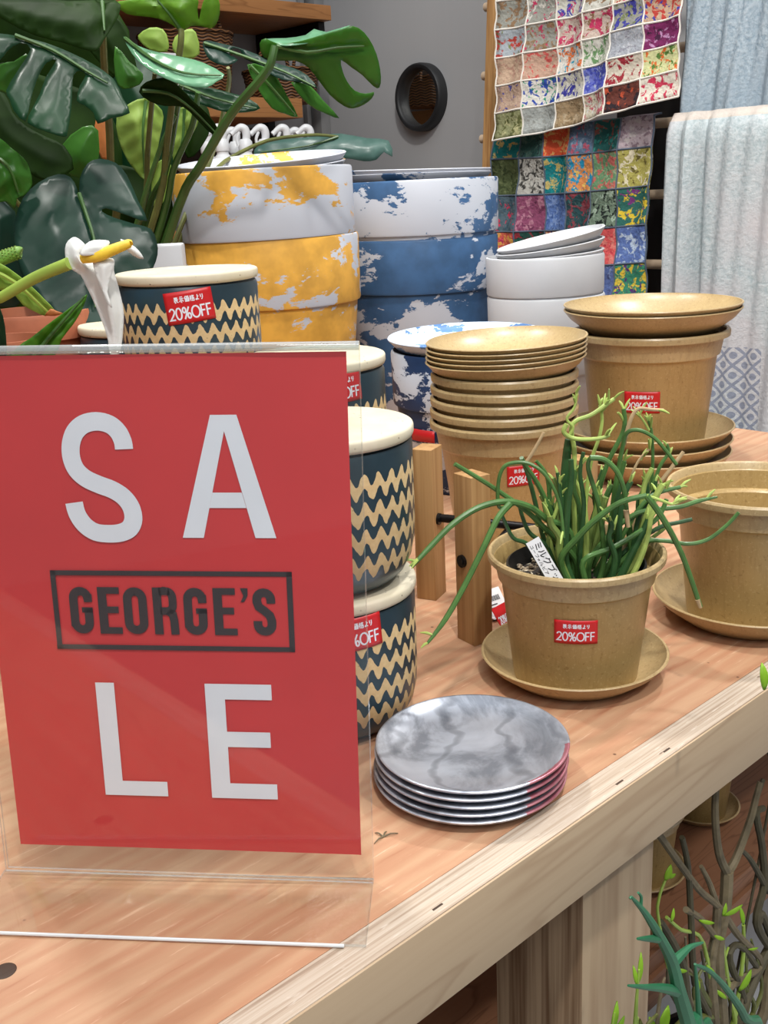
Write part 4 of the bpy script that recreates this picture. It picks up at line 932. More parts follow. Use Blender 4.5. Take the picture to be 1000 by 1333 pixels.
# ------------------------------------------------------------------ monstera
MX, MY = -.405, 1.58
MO = thing('monstera', 'big monstera plant with split glossy leaves at the top left, behind the canisters', 'plant', (MX, MY, 0))
mbase = Vector((MX, MY, 0))
mb = MB(); mb.lathe([(0, 0), (.062, 0), (.064, .003), (.080, .175), (.088, .176), (.090, .182), (.090, .196), (.088, .200), (.084, .200), (.080, .180), (.076, .165), (0, .165)], 48); mb.build('nursery_pot', M['blackp'], MO)
mb = MB(); mb.lathe([(0, .172), (.05, .174), (.0785, .170)], 40); mb.build('soil', M['soil'], MO)
def MS(pts, r, m='stemg'):
    return stem(MO, mbase, [(x, y, Y) for x, y, Y in pts], r, m, 'leaf_stalk')
def root(px): p = Vector((MX, MY, .17)); return p
def MSr(pts, r, m='stemg', off=0):
    W_ = [Vector((off, 0, .165))] + [at(*p) - mbase for p in pts]; R = [r * 1.15] + [r * (1 - .35 * i / len(pts)) for i in range(len(pts))]
    mb = MB(); mb.tube(W_, R, 8, 0, 4); return mb.build('leaf_stalk', M[m], MO)
MSr([(232, 270, 1.52), (262, 215, 1.46), (300, 150, 1.40), (340, 102, 1.36), (352, 84, 1.35), (358, 60, 1.35)], .0068, 'stemg', .03)
MSr([(212, 285, 1.53), (226, 220, 1.50), (250, 165, 1.47), (258, 120, 1.45)], .005, 'stemg', .012)
MSr([(185, 280, 1.54), (192, 200, 1.50), (198, 130, 1.46), (202, 95, 1.44)], .0042, 'stemo', -.01)
MSr([(205, 270, 1.52), (217, 190, 1.48), (226, 120, 1.44), (235, 60, 1.42), (236, 38, 1.42)], .005, 'stemo', 0)
MSr([(190, 285, 1.54), (215, 225, 1.5), (228, 160, 1.48), (236, 110, 1.45)], .0045, 'stemg', .02)
MSr([(150, 300, 1.52), (145, 230, 1.46), (142, 160, 1.40), (136, 90, 1.34), (133, 20, 1.30)], .0055, 'stemo', -.03)
MSr([(176, 300, 1.52), (190, 250, 1.50), (210, 190, 1.48), (228, 150, 1.47)], .004, 'stemg', -.02)
MSr([(150, 320, 1.48), (120, 300, 1.36), (106, 270, 1.30), (104, 254, 1.27)], .0048, 'stemo', -.04)
MSr([(262, 240, 1.6), (285, 170, 1.66), (298, 110, 1.62), (297, 88, 1.6)], .0038, 'stemo', .04)
MSr([(250, 260, 1.58), (330, 190, 1.9), (400, 176, 2.02), (440, 178, 2.06)], .0035, 'stemo', .05)
MSr([(110, 320, 1.50), (60, 300, 1.42), (10, 250, 1.36)], .004, 'stemo', -.05)
L = lambda *a, **k: leaf(MO, mbase, *a, **k)
L([(-20, 0), (30, -4), (90, 2), (150, 0), (156, 15), (148, 32), (135, 52), (128, 64), (116, 66), (80, 55), (45, 46), (12, 30), (-20, 10)], 1.27, 'monu', ay=-.05, bulge=.02, rib=[(133, 2), (136, 40)])
L([(0, 44), (26, 48), (60, 56), (95, 70), (122, 84), (148, 103), (160, 128), (169, 147), (145, 154), (127, 161), (122, 147), (110, 137), (100, 131), (104, 112), (112, 98), (104, 92), (96, 97), (94, 115), (93, 140), (88, 172), (84, 178), (62, 172), (36, 160), (42, 142), (52, 122), (60, 100), (74, 78), (60, 82), (48, 104), (40, 130), (33, 158), (18, 144), (13, 130), (8, 118), (22, 94), (40, 64), (26, 56), (10, 66), (0, 78), (-15, 80), (-15, 48)], 1.22, 'mon', ax=.02, ay=-.06, bulge=.03, rib=[(20, 46), (70, 66), (112, 92), (140, 108)], smooth=2)
L([(19, 290), (30, 258), (50, 238), (75, 227), (92, 231), (100, 245), (103, 254), (104, 232), (114, 213), (130, 207), (150, 212), (165, 228), (180, 262), (192, 288), (168, 281), (138, 271), (133, 276), (150, 284), (176, 292), (196, 298), (204, 315), (205, 332), (198, 352), (178, 392), (150, 418), (120, 424), (95, 420), (62, 400), (34, 366), (20, 322)], 1.20, 'hrt', ax=.03, ay=-.07, bulge=.028, rib=[(103, 252), (112, 278), (122, 310), (126, 345), (124, 400)], ribm='stemg', curl=.02)
L([(-20, 178), (0, 180), (14, 192), (30, 205), (38, 218), (42, 240), (32, 254), (22, 258), (20, 272), (8, 262), (-20, 258)], 1.22, 'mong2', ax=.03, bulge=.02, rib=[(-15, 200), (10, 215), (24, 250)])
L([(148, 4), (168, 0), (210, -8), (255, -6), (257, 12), (259, 27), (262, 12), (268, -4), (284, -4), (286, 18), (281, 32), (274, 37), (262, 34), (248, 34), (236, 41), (224, 32), (206, 24), (186, 21), (165, 18)], 1.42, 'mong', ay=.03, bulge=.02, rib=[(236, 40), (222, 20), (205, 0)])
L([(161, 48), (180, 60), (205, 68), (240, 75), (265, 82), (292, 97), (282, 106), (268, 114), (240, 111), (215, 102), (190, 88), (172, 70)], 1.40, 'silv', ay=-.10, bulge=.012, rib=[(163, 50), (200, 78), (240, 95), (288, 98)])
L([(180, 46), (195, 36), (212, 38), (219, 52), (218, 67), (198, 66), (184, 56)], 1.52, 'pale', bulge=.01)
L([(225, 66), (228, 48), (244, 38), (255, 42), (260, 70), (242, 77)], 1.52, 'pale', bulge=.01)
L([(181, 120), (190, 107), (215, 101), (235, 114), (250, 130), (270, 148), (284, 168), (281, 176), (270, 170), (255, 154), (238, 139), (215, 138), (195, 132)], 1.43, 'monu', ay=.04, bulge=.015, rib=[(186, 118), (220, 122), (250, 142), (280, 172)])
L([(152, 150), (170, 134), (188, 128), (206, 138), (213, 152), (207, 185), (200, 222), (190, 235), (176, 222), (164, 205), (154, 180)], 1.60, 'pale', ax=.02, bulge=.02, rib=[(190, 132), (186, 170), (188, 225)])
L([(227, 148), (236, 140), (250, 140), (259, 155), (252, 172), (244, 184), (238, 200), (230, 220), (224, 200), (226, 170)], 1.60, 'pale', bulge=.02, rib=[(240, 142), (238, 180), (230, 215)])
L([(198, 225), (215, 205), (226, 230), (214, 262), (200, 268)], 1.62, 'pale', bulge=.01)
L([(235, 108), (268, 113), (300, 121), (325, 129), (339, 141), (320, 146), (295, 146), (270, 139), (245, 128)], 1.55, 'mon', ay=-.05, bulge=.012, rib=[(238, 112), (280, 128), (334, 141)])
L([(264, 59), (268, 53), (285, 56), (310, 62), (335, 71), (350, 80), (380, 88), (400, 98), (413, 115), (392, 107), (368, 104), (350, 95), (335, 84), (318, 76), (312, 64), (302, 64), (300, 72), (310, 78), (296, 85), (280, 82), (270, 74)], 1.50, 'hrt', ay=-.08, bulge=.015, rib=[(266, 56), (320, 74), (372, 94), (410, 113)])
L([(322, 84), (345, 87), (360, 100), (374, 125), (388, 152), (371, 148), (354, 141), (336, 116)], 1.50, 'mong2', bulge=.012, ax=.05, rib=[(326, 86), (352, 112), (385, 150)])
L([(379, 107), (402, 110), (420, 130), (442, 154), (424, 148), (400, 135)], 1.50, 'mong2', bulge=.01, ax=.05)
L([(338, 57), (346, 50), (362, 57), (390, 54), (420, 45), (445, 38), (460, 34), (474, 42), (486, 60), (493, 80), (496, 100), (494, 114), (486, 112), (472, 98), (458, 88), (444, 78), (446, 92), (452, 106), (462, 118), (476, 122), (487, 120), (484, 128), (474, 136), (460, 141), (448, 138), (430, 124), (416, 106), (402, 88), (384, 79), (360, 79), (343, 74)], 1.38, 'mong2', ax=.02, ay=.05, bulge=.012, rib=[(360, 60), (400, 68), (440, 62), (474, 60)])
L([(345, 51), (372, 50), (398, 46), (409, 38), (425, 42), (456, 33), (440, 45), (410, 54), (385, 59), (362, 59)], 1.385, 'silv', ay=-.25, bulge=.006)
L([(330, 200), (338, 188), (358, 182), (397, 179), (419, 176), (444, 174), (478, 180), (506, 183), (511, 204), (500, 198), (490, 208), (474, 210), (458, 207), (430, 205), (400, 206), (372, 200), (350, 202)], 2.05, 'sheen2', ay=-.06, bulge=.02, rib=[(440, 178), (400, 190), (340, 198)])
L([(126, 150), (142, 148), (146, 180), (144, 204), (132, 206), (124, 180)], 1.50, 'dry', bulge=.01)
L([(80, 190), (108, 165), (128, 170), (126, 220), (104, 232), (84, 220)], 1.46, 'mong2', bulge=.015)
L([(0, 84), (18, 80), (34, 70), (38, 80), (22, 100), (12, 120), (0, 118), (-15, 110)], 1.34, 'mong2', bulge=.01)
L([(-20, 120), (6, 122), (16, 146), (34, 164), (60, 178), (84, 190), (96, 220), (60, 236), (30, 218), (-20, 176)], 1.40, 'monu', ay=-.03, bulge=.02)
L([(88, 14), (150, 20), (172, 60), (178, 110), (150, 100), (120, 70)], 1.50, 'monu', bulge=.02)
L([(150, 60), (168, 80), (186, 96), (182, 110), (160, 116), (150, 100)], 1.47, 'mong2', bulge=.01)
L([(-20, 258), (20, 276), (22, 330), (34, 372), (20, 400), (-20, 380)], 1.36, 'hrt', bulge=.02)
for pts, Y_, m_ in (([(-40, -30), (70, -40), (150, 10), (170, 70), (120, 120), (40, 130), (-40, 110)], 1.75, 'monu'), ([(-40, 90), (60, 100), (140, 140), (160, 220), (120, 290), (40, 300), (-40, 270)], 1.74, 'monu'),
        ([(120, 60), (200, 70), (240, 130), (232, 200), (200, 250), (150, 240), (125, 160)], 1.76, 'mon'), ([(90, 230), (160, 215), (222, 240), (232, 290), (200, 330), (130, 330)], 1.68, 'monu'),
        ([(236, 120), (262, 128), (276, 160), (262, 192), (244, 206), (234, 170)], 1.74, 'monu'), ([(-40, 240), (40, 250), (90, 300), (100, 380), (40, 420), (-40, 420)], 1.50, 'monu')):
    L(pts, Y_, m_, bulge=.03)  # extra back leaves added, their dark colour paints the shaded gaps
# hidden white box beside the monstera pot
mb = MB(); P = at(216, 320, 1.40); mb.box(-.036, .022, -.03, .03, 0, P.z + .002); tag(mb.build('pot_cover', M['wht'], None, bevel=.003), 'pale square ceramic pot cover between the heart-shaped leaf and the yellow planters', 'pot', None, (P.x, 1.40, 0), .1)

# ------------------------------------------------------------------ flowering lily
LX, LY = -.425, .93
LI = thing('peace_lily', 'white lily-like flower with a yellow spike arching over the sign from the left', 'plant', (LX, LY, 0)); lb = Vector((LX, LY, 0))
mb = MB(); mb.lathe([(0, 0), (.05, 0), (.052, .002), (.066, .115), (.070, .118), (.071, .135), (.067, .137), (.063, .12), (0, .118)], 48); mb.build('pot', M['terra'], LI)
mb = MB(); mb.lathe([(0, .122), (.063, .119)], 32); mb.build('soil', M['soil'], LI)
def LS(pts, r, m, name='stem', r1=None):
    W_ = [Vector((0, 0, .115))] + [at(*p) - lb for p in pts]; k = len(W_); r1 = r1 or r
    mb = MB(); mb.tube(W_, [r + (r1 - r) * i / (k - 1) for i in range(k)], 10, 0, 5); return mb.build(name, M[m], LI)
LS([(-70, 425, .90), (0, 388, .87), (45, 362, .86), (90, 343, .85)], .0036, 'stemy', 'flower_stem', .005)
LS([(-70, 420, .93), (-30, 370, .93), (-10, 352, .93)], .0034, 'stemy', 'flower_stem')
LS([(-60, 440, .95), (0, 460, .95), (20, 462, .95)], .003, 'stemg', 'leaf_stalk')
spa = leaf(LI, lb, [(86, 318), (92, 311), (98, 309), (105, 313), (111, 319), (114, 327), (119, 338), (128, 334), (139, 336), (147, 337), (149, 342), (148, 352), (153, 370), (158, 390), (161, 408), (160, 430), (158, 450), (154, 462), (144, 462), (141, 444), (137, 430), (131, 414), (121, 390), (112, 372), (105, 358), (95, 352), (87, 342), (85, 330)], .85, 'spathe', ax=.02, ay=-.02, bulge=.013, name='spathe', thick=.0010, droop=11, cell=3.2)
leaf(LI, lb, [(103, 330), (112, 318), (122, 313), (138, 313), (143, 316), (138, 325), (133, 331), (120, 332), (110, 333)], .838, 'spathe', ay=-.04, bulge=.005, name='spathe_fold', droop=8, cell=3)
leaf(LI, lb, [(121, 334), (132, 336), (140, 336), (148, 338), (149, 345), (144, 362), (140, 380), (146, 400), (141, 396), (133, 378), (124, 356)], .835, 'spathe', ay=-.02, bulge=.005, name='spathe_fold', droop=8, cell=3)
leaf(LI, lb, [(157, 311), (166, 316), (176, 322), (184, 331), (187, 337), (178, 335), (168, 328), (160, 320)], .86, 'spathe', bulge=.006, name='spathe_tip', droop=4, cell=2.5)
mb = MB(); mb.tube([at(108, 336, .842) - lb, at(128, 333, .838) - lb, at(150, 324, .838) - lb, at(168, 317, .84) - lb, at(170, 316.5, .84) - lb], [.0042, .0046, .0042, .0034, .0018], 14, 0, 4); mb.build('spadix', M['spadix'], LI)
mb = MB(); mb.tube([at(-40, 352, .92) - lb, at(-10, 342, .92) - lb, at(12, 333, .92) - lb, at(25, 328, .92) - lb, at(28, 328, .92) - lb], [.0050, .0056, .0056, .005, .003], 14, 0, 4); gs = mb.build('green_spadix', M['gspadix'], LI)
mb = MB()
A0, A1 = at(-40, 352, .92) - lb, at(25, 328, .92) - lb; ax_ = (A1 - A0).normalized(); s1_ = ax_.cross(Vector((0, 1, 0))).normalized(); s2_ = ax_.cross(s1_)
for i in range(16):
    for k in range(12):
        a = 2 * pi * (k + .5 * (i % 2)) / 12; c_ = A0 + (A1 - A0) * (.04 + .93 * i / 15) + (s1_ * cos(a) + s2_ * sin(a)) * .0054 + Vector((0, 0, .0008 * sin(i / 15 * pi)))
        mb.lathe([(0, -.0009), (.0009, 0), (0, .0009)], 5, 0, c_)
mb.build('florets', M['pale'], gs)
leaf(LI, lb, [(-30, 330), (0, 343), (12, 350), (28, 362), (44, 376), (58, 390), (70, 403), (66, 408), (58, 411), (46, 406), (30, 397), (20, 385), (5, 378), (-30, 366)], .90, 'bud', ax=.01, ay=.02, bulge=.016, name='green_spathe', rib=[(-20, 348), (20, 368), (64, 408)], ribm='stemy', cell=4)
leaf(LI, lb, [(66, 402), (74, 405), (82, 408), (72, 411), (62, 411), (58, 411)], .898, 'dry', bulge=.003, name='dry_tip', cell=2.5, droop=4)
leaf(LI, lb, [(15, 470), (22, 452), (40, 440), (60, 424), (82, 408), (100, 394), (113, 383), (111, 392), (104, 408), (94, 424), (80, 442), (66, 470)], .93, 'lilyl', ax=.02, bulge=.012, name='leaf', rib=[(40, 470), (70, 432), (110, 386)])
leaf(LI, lb, [(-20, 470), (-16, 420), (-5, 396), (4, 412), (8, 440), (6, 470)], .90, 'mon', bulge=.012, name='leaf')
for lab, px, py, Y_, r_, h_ in (('terracotta pot standing behind the green lily leaf', 40, 405, 1.14, .062, .12), ('terracotta pot at the left picture edge just above the sign', 2, 446, 1.02, .042, .105)):
    P = at(px, py, Y_); tp_ = thing('terracotta_pot', lab, 'pot', (P.x, P.y, 0), 0, 'terracotta pots'); hz = P.z + .004 if py > 420 else P.z
    mb = MB(); mb.lathe([(0, 0), (r_ * .72, 0), (r_ * .73, .003), (r_ * .93, hz - .028), (r_, hz - .027), (r_ * 1.02, hz - .004), (r_, hz), (r_ * .95, hz), (r_ * .9, hz - .02), (0, hz - .02)], 48); mb.build('body', M['terra'], tp_)
    mb = MB(); mb.lathe([(0, hz - .0195), (r_ * .9, hz - .0185)], 32); mb.build('soil', M['soil'], tp_)

# ------------------------------------------------------------------ green stick plant in the tan pot
KX, KY = .1535, .796
KP = thing('stick_plant', 'leafless green stick plant with drooping stems in the tan pot on the saucer', 'plant', (KX, KY, .0034)); kb = Vector((KX, KY, .0034))
mb = MB(); mb.lathe([(0, .0064), (.040, .0064), (.042, .009), (.0545, .0935), (.0560, .094), (.0562, .097), (.0545, .098), (.0525, .090), (.0505, .078), (0, .078)], 48); mb.build('nursery_pot', M['blackp'], KP)
mb = MB(); rs = random.Random(4)
mb.lathe([(0, .0855), (.02, .0862), (.04, .085), (.053, .083)], 40)
so_ = mb.build('soil', M['soil'], KP)
mb = MB()
for i in range(240):
    a = rs.uniform(0, 2 * pi); r_ = .051 * rs.random() ** .5; q = rs.uniform(.0012, .0030)
    mb.lathe([(0, -q * .7), (q * .8, -q * .3), (q, .1 * q), (q * .6, q * .6), (0, q * .75)], 6, 0, (r_ * cos(a), r_ * sin(a), .0866))
mb.build('gravel', M['soil'], so_)
zs = .085
def soilpt(px, dy=0): P = at(px, 735, KY); return Vector((max(-.045, min(.045, (P.x - KX) * .62)), dy, zs))
def KS(pts, r=.0023, m='mb', dy=0, dz=0, tip=None, sm=5, rooted=True):
    """pts in the photo with a depth offset in metres each, or a linear drift dz towards the viewer"""
    k = len(pts); W_ = []
    if rooted: W_.append(soilpt(pts[0][0], dy))
    for i, p in enumerate(pts):
        o = p[2] if len(p) > 2 else dy + dz * (i + 1) / k
        W_.append(at(p[0], p[1], KY + o) - kb)
    n_ = len(W_); R = [r * (1.1 - .3 * i / max(1, n_ - 1)) for i in range(n_)]
    if tip is not None: R[-1] = tip
    mb = MB(); mb.tube(W_, R, 8, 0, sm); o = mb.build('stem', M[m], KP)
    return o, W_
def twig(W_, rng, k=3, ln=.010, m='mby', parent=None):
    mb = MB(); e_ = W_[-1]; d0 = (W_[-1] - W_[-2]).normalized()
    for i in range(k):
        d = (d0 + Vector((rng.uniform(-1, 1), rng.uniform(-1, 1), rng.uniform(-.4, 1))) * .9).normalized()
        a = e_ - d0 * rng.uniform(0, .012); L_ = ln * rng.uniform(.6, 1.3)
        mb.tube([a, a + d * L_ * .5 + Vector((0, 0, .0008)), a + d * L_], [.0008, .0011, .0004], 6, 0, 3)
    mb.build('twig', M[m], parent or KP)
rg = random.Random(11)
def KT(pts, **k):
    t = k.pop('t', 0); o, W_ = KS(pts, **k)
    if t: twig(W_, rg, t, parent=o)
    return o
KT([(742, 694), (712, 676), (690, 660), (660, 653), (625, 660), (590, 682), (560, 712), (536, 738)], r=.0026, dz=-.06, dy=-.01, t=3, tip=.0014)
KT([(664, 656), (648, 675), (628, 716), (604, 764), (580, 806), (556, 838)], r=.0024, dz=-.05, dy=-.035, t=2, tip=.0010, rooted=False)
KT([(748, 726), (712, 690), (684, 664), (650, 640), (622, 622), (592, 604)], r=.0022, dz=-.03, dy=-.012)
KT([(668, 656), (650, 660), (649, 628), (656, 608), (672, 602), (690, 604), (708, 616), (722, 638), (730, 664), (734, 700)], r=.0015, dz=-.02, dy=-.03, rooted=False, t=2)
KT([(740, 720), (716, 664), (700, 630), (684, 606), (679, 596)], r=.0022, dz=-.02, dy=-.005)
KT([(705, 690), (696, 650), (688, 620), (682, 604)], r=.0020, m='mbd', dz=0, dy=.008)
KT([(684, 604), (696, 585), (708, 563)], r=.0014, m='mbb', rooted=False, dy=-.02)
KT([(715, 715), (690, 694), (680, 672), (676, 655)], r=.0018, m='mbd', dy=-.02)
KT([(690, 712), (668, 700), (654, 672)], r=.0018, m='mbd', dy=-.025, dz=-.01)
KT([(738, 690), (735, 640), (738, 596), (741, 572)], r=.0042, m='mbd', dy=.004)
KT([(748, 680), (746, 630), (748, 590), (744, 560), (750, 548), (770, 540), (790, 526), (800, 519)], r=.0020, m='mby', dy=.0, t=5)
KT([(742, 566), (746, 556), (738, 545), (748, 530), (751, 508)], r=.0012, m='mby', rooted=False, dy=-.004, t=4)
KT([(738, 552), (734, 562), (744, 570), (764, 572), (784, 570), (794, 566)], r=.0018, m='mby', rooted=False, dy=-.008, t=4)
KT([(760, 720), (763, 650), (770, 600), (780, 570), (784, 545), (780, 520)], r=.0016, m='mby', dy=.006, t=4)
KT([(775, 726), (776, 660), (790, 606), (812, 560), (812, 532)], r=.0022, m='mb', dy=.012, t=4)
KT([(812, 580), (818, 556), (824, 540), (832, 532), (846, 533), (864, 534)], r=.0016, m='mbb', rooted=False, dy=.0, t=1)
KT([(790, 715), (800, 640), (810, 585), (816, 564), (832, 560), (852, 570), (868, 588), (881, 605)], r=.0018, m='mb', dy=.004, dz=-.02)
KT([(768, 596), (786, 598), (802, 612), (811, 632), (815, 656), (819, 686)], r=.0020, m='mb', rooted=False, dy=-.04)
KT([(786, 726), (780, 660), (766, 610), (770, 594)], r=.0020, m='mb', dy=-.02, dz=-.015)
KT([(815, 664), (818, 686)], r=.0019, m='mbb', rooted=False, dy=-.0415)
KT([(800, 720), (820, 680), (843, 650), (862, 640), (886, 634)], r=.0020, m='mb', dy=-.01, t=4)
KT([(770, 726), (800, 690), (822, 672), (845, 664), (884, 660), (910, 652), (934, 647)], r=.0022, m='mb', dy=-.012, t=1, tip=.0008)
KT([(730, 730), (752, 700), (776, 676), (808, 654), (842, 645)], r=.0025, m='mb', dy=-.03, dz=-.02)
KT([(842, 645), (856, 664), (872, 690), (888, 722), (902, 760), (912, 790)], r=.0023, m='mb', rooted=False, dy=-.05)
KT([(908, 780), (912, 791)], r=.0019, m='mbb', rooted=False, dy=-.0505)
KT([(842, 645), (862, 652), (876, 656), (892, 650)], r=.0012, m='mby', rooted=False, dy=-.05, t=6)
KT([(810, 730), (838, 706), (866, 704), (896, 708), (922, 702), (946, 684), (962, 667)], r=.0019, m='mb', dy=-.005, dz=-.01)
KT([(800, 730), (830, 705), (860, 686), (884, 680), (901, 676)], r=.0021, m='mbd', dy=.004)
KT([(760, 730), (800, 712), (836, 690), (858, 672), (868, 650)], r=.0023, m='mb', dy=-.028)
KT([(825, 720), (842, 660), (858, 610), (870, 590), (868, 578)], r=.0017, m='mb', dy=.012, t=3)
KT([(812, 715), (836, 660), (850, 640), (872, 612), (890, 588)], r=.0020, m='mbb', dy=.01)
KT([(832, 700), (846, 650), (850, 600), (848, 560), (842, 544)], r=.0015, m='mb', dy=.018, t=4)
KT([(845, 560), (838, 548), (832, 540)], r=.0010, m='mby', rooted=False, dy=.016, t=3)
KT([(800, 690), (826, 610), (846, 584)], r=.0012, m='mbb', dy=.014, t=4)
KT([(716, 700), (726, 660), (730, 640)], r=.0016, m='mby', dy=-.02, t=3)
KT([(720, 720), (716, 660), (712, 620), (698, 600)], r=.0017, m='mb', dy=-.008)
for i in range(44):
    px0 = rg.uniform(712, 836); lean = (px0 - 765) * rg.uniform(.05, .6) + rg.uniform(-18, 22); h_ = rg.uniform(30, 175) * (1 - abs(px0 - 775) / 160); dy_ = rg.uniform(-.036, .036)
    KT([(px0, 728), (px0 + lean * .4 + rg.uniform(-6, 6), 728 - h_ * .5), (px0 + lean * .7 + rg.uniform(-5, 5), 728 - h_ * .8), (px0 + lean, 728 - h_)], r=rg.uniform(.0018, .0032), m=rg.choice(['mb', 'mbd', 'mbd', 'mbo', 'mby']), dy=dy_, t=rg.choice([0, 2, 3, 5]))
# name tag in the soil
TG = thing('plant_label', 'white plant name label with black Japanese letters stuck in the stick plant pot', 'label', at(705, 735, .757))
Z = TG.location; o_ = at(693, 703, .757); d_ = (at(724, 756, .748) - o_); d_ = d_.normalized()
r_ = ray(705, 730).normalized(); nv = (-r_ - d_ * (-r_).dot(d_)).normalized(); wv = nv.cross(d_).normalized()
def lm(x, y, l=0): return o_ - Z + d_ * x + wv * y + nv * l
mb = MB(); c8 = [lm(0, -.0056), lm(.0375, -.0056), lm(.0375, .0056), lm(0, .0056)]; c9 = [lm(0, -.0056, .0005), lm(.0375, -.0056, .0005), lm(.0375, .0056, .0005), lm(0, .0056, .0005)]
mb.add(c8 + c9, [(3, 2, 1, 0), (4, 5, 6, 7), (0, 1, 5, 4), (1, 2, 6, 5), (2, 3, 7, 6), (3, 0, 4, 7)]); cdp = mb.build('card', M['paper'], TG)
mb = MB(); text(mb, 'ミルクブッ', .003, -.0008, .0055, .0007, lambda x, y: lm(x, y, .0007), fit=.0325); text(mb, 'ユーフォルビア', .003, -.0042, .0026, .00032, lambda x, y: lm(x, y, .0007), fit=.026); mb.build('lettering', M['inkblk'], cdp, flat=True)

# ------------------------------------------------------------------ plants below the table edge
def lowplant(name, label, cat, px_base, N_, potR, zt_):
    P = plN(px_base, 1500, N_); e_, n_, _ = toEN(P); b = EN(e_, n_, FZ)
    t = thing(name, label, cat, b); mb = MB(); H_ = zt_ - FZ
    mb.lathe([(0, 0), (potR * .75, 0), (potR * .76, .004), (potR * .96, H_ - .03), (potR, H_ - .029), (potR, H_), (potR * .93, H_), (potR * .9, H_ - .025), (0, H_ - .025)], 40); mb.build('pot', M['blackp'], t)
    mb = MB(); mb.lathe([(0, H_ - .022), (potR * .9, H_ - .024)], 30); mb.build('soil', M['soil'], t); return t, b, H_
def branch(t, b, pts, r, m, name='branch', N=None, tip=None, start=None):
    W_ = ([start] if start else []) + [plN(p[0], p[1], p[2] if len(p) > 2 else N) - b for p in pts]; k = len(W_)
    mb = MB(); mb.tube(W_, [r + ((tip if tip is not None else r * .6) - r) * i / (k - 1) for i in range(k)], 8, 0, 4); return mb.build(name, M[m], t), W_
def sprig(par, b, px, py, N_, ang, L_, w, m='lime'):
    """small pointed leaf of length L_ metres"""
    c_ = plN(px, py, N_) - b; a = radians(ang); dx = rt * cos(a) + up * sin(a); dy = (-rt * sin(a) + up * cos(a)); mb = MB(); vs = []; k = 6
    for i in range(k + 1):
        u = i / k; ww = .62 * w * sin(pi * min(.98, u * .92 + .06)) ** .8; q = c_ + dx * (L_ * u) + fw * (-.10 * L_ * sin(pi * u))
        vs += [q + dy * ww + fw * (-.3 * ww), q, q - dy * ww + fw * (-.3 * ww)]
    mb.add(vs, [f for i in range(k) for f in ((3 * i, 3 * i + 1, 3 * i + 4, 3 * i + 3), (3 * i + 1, 3 * i + 2, 3 * i + 5, 3 * i + 4))]); mb.build('leaf', M[m], par, solid=.0006, ang=80)
t, b, H_ = lowplant('pencil_bush', 'tall twiggy pencil bush with grey bare branches below the right end of the table', 'plant', 925, .07, .07, -.48)
rt_ = Vector((0, 0, H_ - .03)); N_ = .05
B = lambda pts, r, m='bark', tip=None, st=True: branch(t, b, pts, r, m, 'branch', N_, tip, rt_ if st else None)[0]
B([(940, 1340), (934, 1240), (944, 1180), (947, 1134)], .0070, 'bark', .006)
B([(947, 1136), (936, 1110), (931, 1060), (933, 1010)], .0042, 'bark', .003, False)
B([(947, 1136), (958, 1118), (976, 1070), (984, 1040), (990, 1018)], .0044, 'bark', .003, False)
B([(984, 1040), (991, 1022), (994, 1014)], .003, 'barkd', .002, False)
B([(990, 1330), (1000, 1270), (1012, 1220)], .0065, 'bark', .005)
B([(960, 1330), (984, 1270), (1004, 1230)], .0056, 'barkd', .005, True)
B([(1004, 1236), (985, 1200), (995, 1150), (992, 1100), (985, 1060), (994, 1052)], .0045, 'barkd', .003, False)
B([(988, 1200), (992, 1190), (1004, 1220)], .004, 'barkd', .004, False)
B([(930, 1330), (925, 1260), (932, 1215), (934, 1180)], .0060, 'bark', .004)
B([(940, 1300), (990, 1256), (960, 1216), (935, 1180), (912, 1160), (886, 1126), (862, 1092), (852, 1080)], .0040, 'bark', .003)
B([(932, 1220), (912, 1196), (893, 1184)], .0035, 'bark', .003, False)
B([(900, 1330), (890, 1260), (876, 1226), (860, 1200)], .0045, 'barkd', .003)
B([(925, 1330), (905, 1280), (900, 1200), (896, 1130), (888, 1090)], .0038, 'barkd', .0025)
B([(934, 1180), (924, 1150), (913, 1128)], .0032, 'bark', .002, False)
B([(970, 1320), (950, 1250), (962, 1230), (985, 1258)], .004, 'barkd', .003)
B([(880, 1340), (940, 1320), (928, 1312), (914, 1290), (910, 1276)], .0045, 'stemo', .003)
B([(1000, 1160), (978, 1120), (962, 1104)], .0035, 'barkd', .002, False)
B([(956, 1340), (950, 1296), (945, 1260), (941, 1230), (939, 1194)], .0030, 'stemy', .002)
B([(955, 1330), (962, 1290), (968, 1240), (968, 1204)], .0028, 'stemy', .0018)
B([(930, 1330), (916, 1228), (886, 1210), (868, 1194)], .0022, 'stemy', .0016)
B([(905, 1340), (880, 1300), (858, 1200), (858, 1170), (866, 1146)], .0018, 'stemy', .0012)
for i in range(16):
    x0 = rg.uniform(880, 990); B([(x0, 1320), (x0 + rg.uniform(-20, 20), 1280), (x0 + rg.uniform(-40, 40), rg.uniform(1200, 1290))], rg.uniform(.0016, .0034), rg.choice(['bark', 'barkd', 'stemo', 'stemy']), .0012)
for px, py, a, L_, w in ((942, 1192, 30, .020, .0035), (941, 1192, 75, .012, .003), (968, 1204, 100, .018, .0035), (910, 1198, -10, .014, .003), (866, 1146, 70, .014, .0045), (868, 1142, 20, .008, .003), (930, 1218, -20, .010, .003), (880, 1262, -8, .010, .003), (962, 1290, 60, .024, .005), (974, 1236, 10, .010, .002), (920, 1256, -50, .014, .003), (910, 1290, 100, .014, .003), (946, 1300, 140, .014, .0035), (874, 1200, 80, .012, .0025)):
    sprig(t, b, px, py, N_ - .01, a, L_, w)
B([(1003, 1040), (1000, 980), (998, 920), (994, 898)], .0016, 'barkd', .001, True)
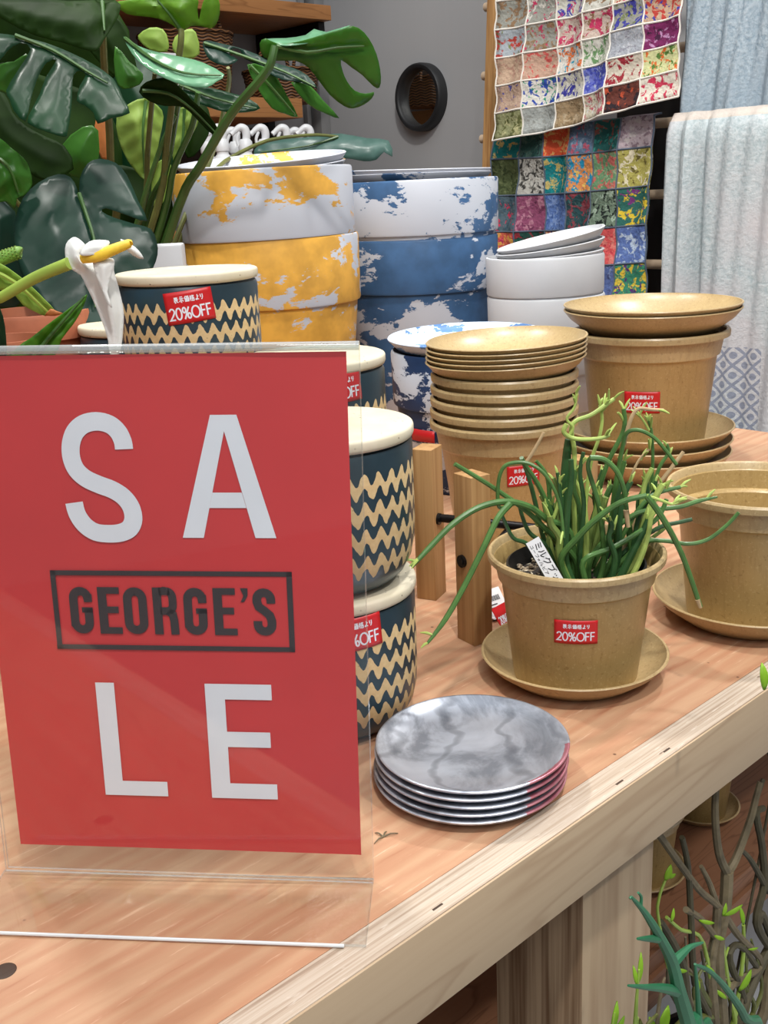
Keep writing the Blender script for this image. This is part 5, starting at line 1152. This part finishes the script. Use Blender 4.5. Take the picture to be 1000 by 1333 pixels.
sprig(t, b, 995, 898, N_ - .11, 95, .018, .0045)
t, b, H_ = lowplant('spiny_plant', 'blue-green spiny succulent branch in front of the table leg at bottom right', 'plant', 905, -.06, .07, -.50)
rt_ = Vector((0, 0, H_ - .03)); N_ = -.05
B = lambda pts, r, m='spiny', tip=.0008, st=False: branch(t, b, pts, r, m, 'branch', N_, tip, rt_ if st else None)[0]
B([(905, 1380), (896, 1333), (884, 1290), (876, 1255), (866, 1232), (850, 1204), (838, 1186), (826, 1172)], .0075, 'spiny', .0012, True)
B([(878, 1252), (890, 1240), (900, 1232), (915, 1227)], .0038); B([(880, 1290), (862, 1286), (840, 1285), (818, 1283)], .0042); B([(856, 1222), (842, 1222), (830, 1222)], .0030)
B([(826, 1172), (822, 1168), (820, 1170)], .0012); B([(834, 1182), (835, 1168), (831, 1162)], .0012)
B([(925, 1380), (912, 1333), (908, 1290), (905, 1255)], .0040, 'spiny', .001, True)
B([(985, 1380), (970, 1325), (948, 1290), (925, 1265), (905, 1256)], .0050, 'spiny', .001, True)
t, b, H_ = lowplant('seedling', 'thin lime-green shoots standing before the table leg at the bottom edge', 'plant', 762, -.06, .036, -.56)
rt_ = Vector((0, 0, H_ - .03)); N_ = -.02
B = lambda pts, r, m='stemy', tip=.0008, st=True: branch(t, b, pts, r, m, 'shoot', N_, tip, rt_ if st else None)[0]
B([(822, 1400), (827, 1333), (829, 1300), (832, 1262)], .0026); B([(822, 1400), (840, 1340), (856, 1320), (858, 1310)], .0022, 'stemo'); B([(800, 1400), (797, 1345), (800, 1318)], .0020); B([(860, 1400), (856, 1333), (862, 1285), (866, 1272)], .0024, 'bark')
for px, py, a, L_, w in ((831, 1280, 85, .022, .0030), (829, 1282, 100, .014, .0025), (797, 1340, 80, .020, .0035), (857, 1345, 70, .022, .006), (855, 1350, 110, .016, .005), (800, 1345, 60, .014, .003)): sprig(t, b, px, py, N_, a, L_, w)

# ------------------------------------------------------------------ crumbs on the table
P = atz(499, 1089, .0006); mb = MB()
for a, l in ((.3, .010), (1.2, .006), (2.4, .007), (4.0, .009)): mb.tube([Vector((0, 0, .0004)), Vector((l * .5 * cos(a), l * .5 * sin(a), .0016)), Vector((l * cos(a), l * sin(a), .0005))], [.0006, .0005, .0003], 5, 0, 2)
tag(mb.build('plant_crumb', M['bark']), 'tiny dry plant crumb lying on the table right of the sign stand', 'crumb', None, (P.x, P.y, 0))
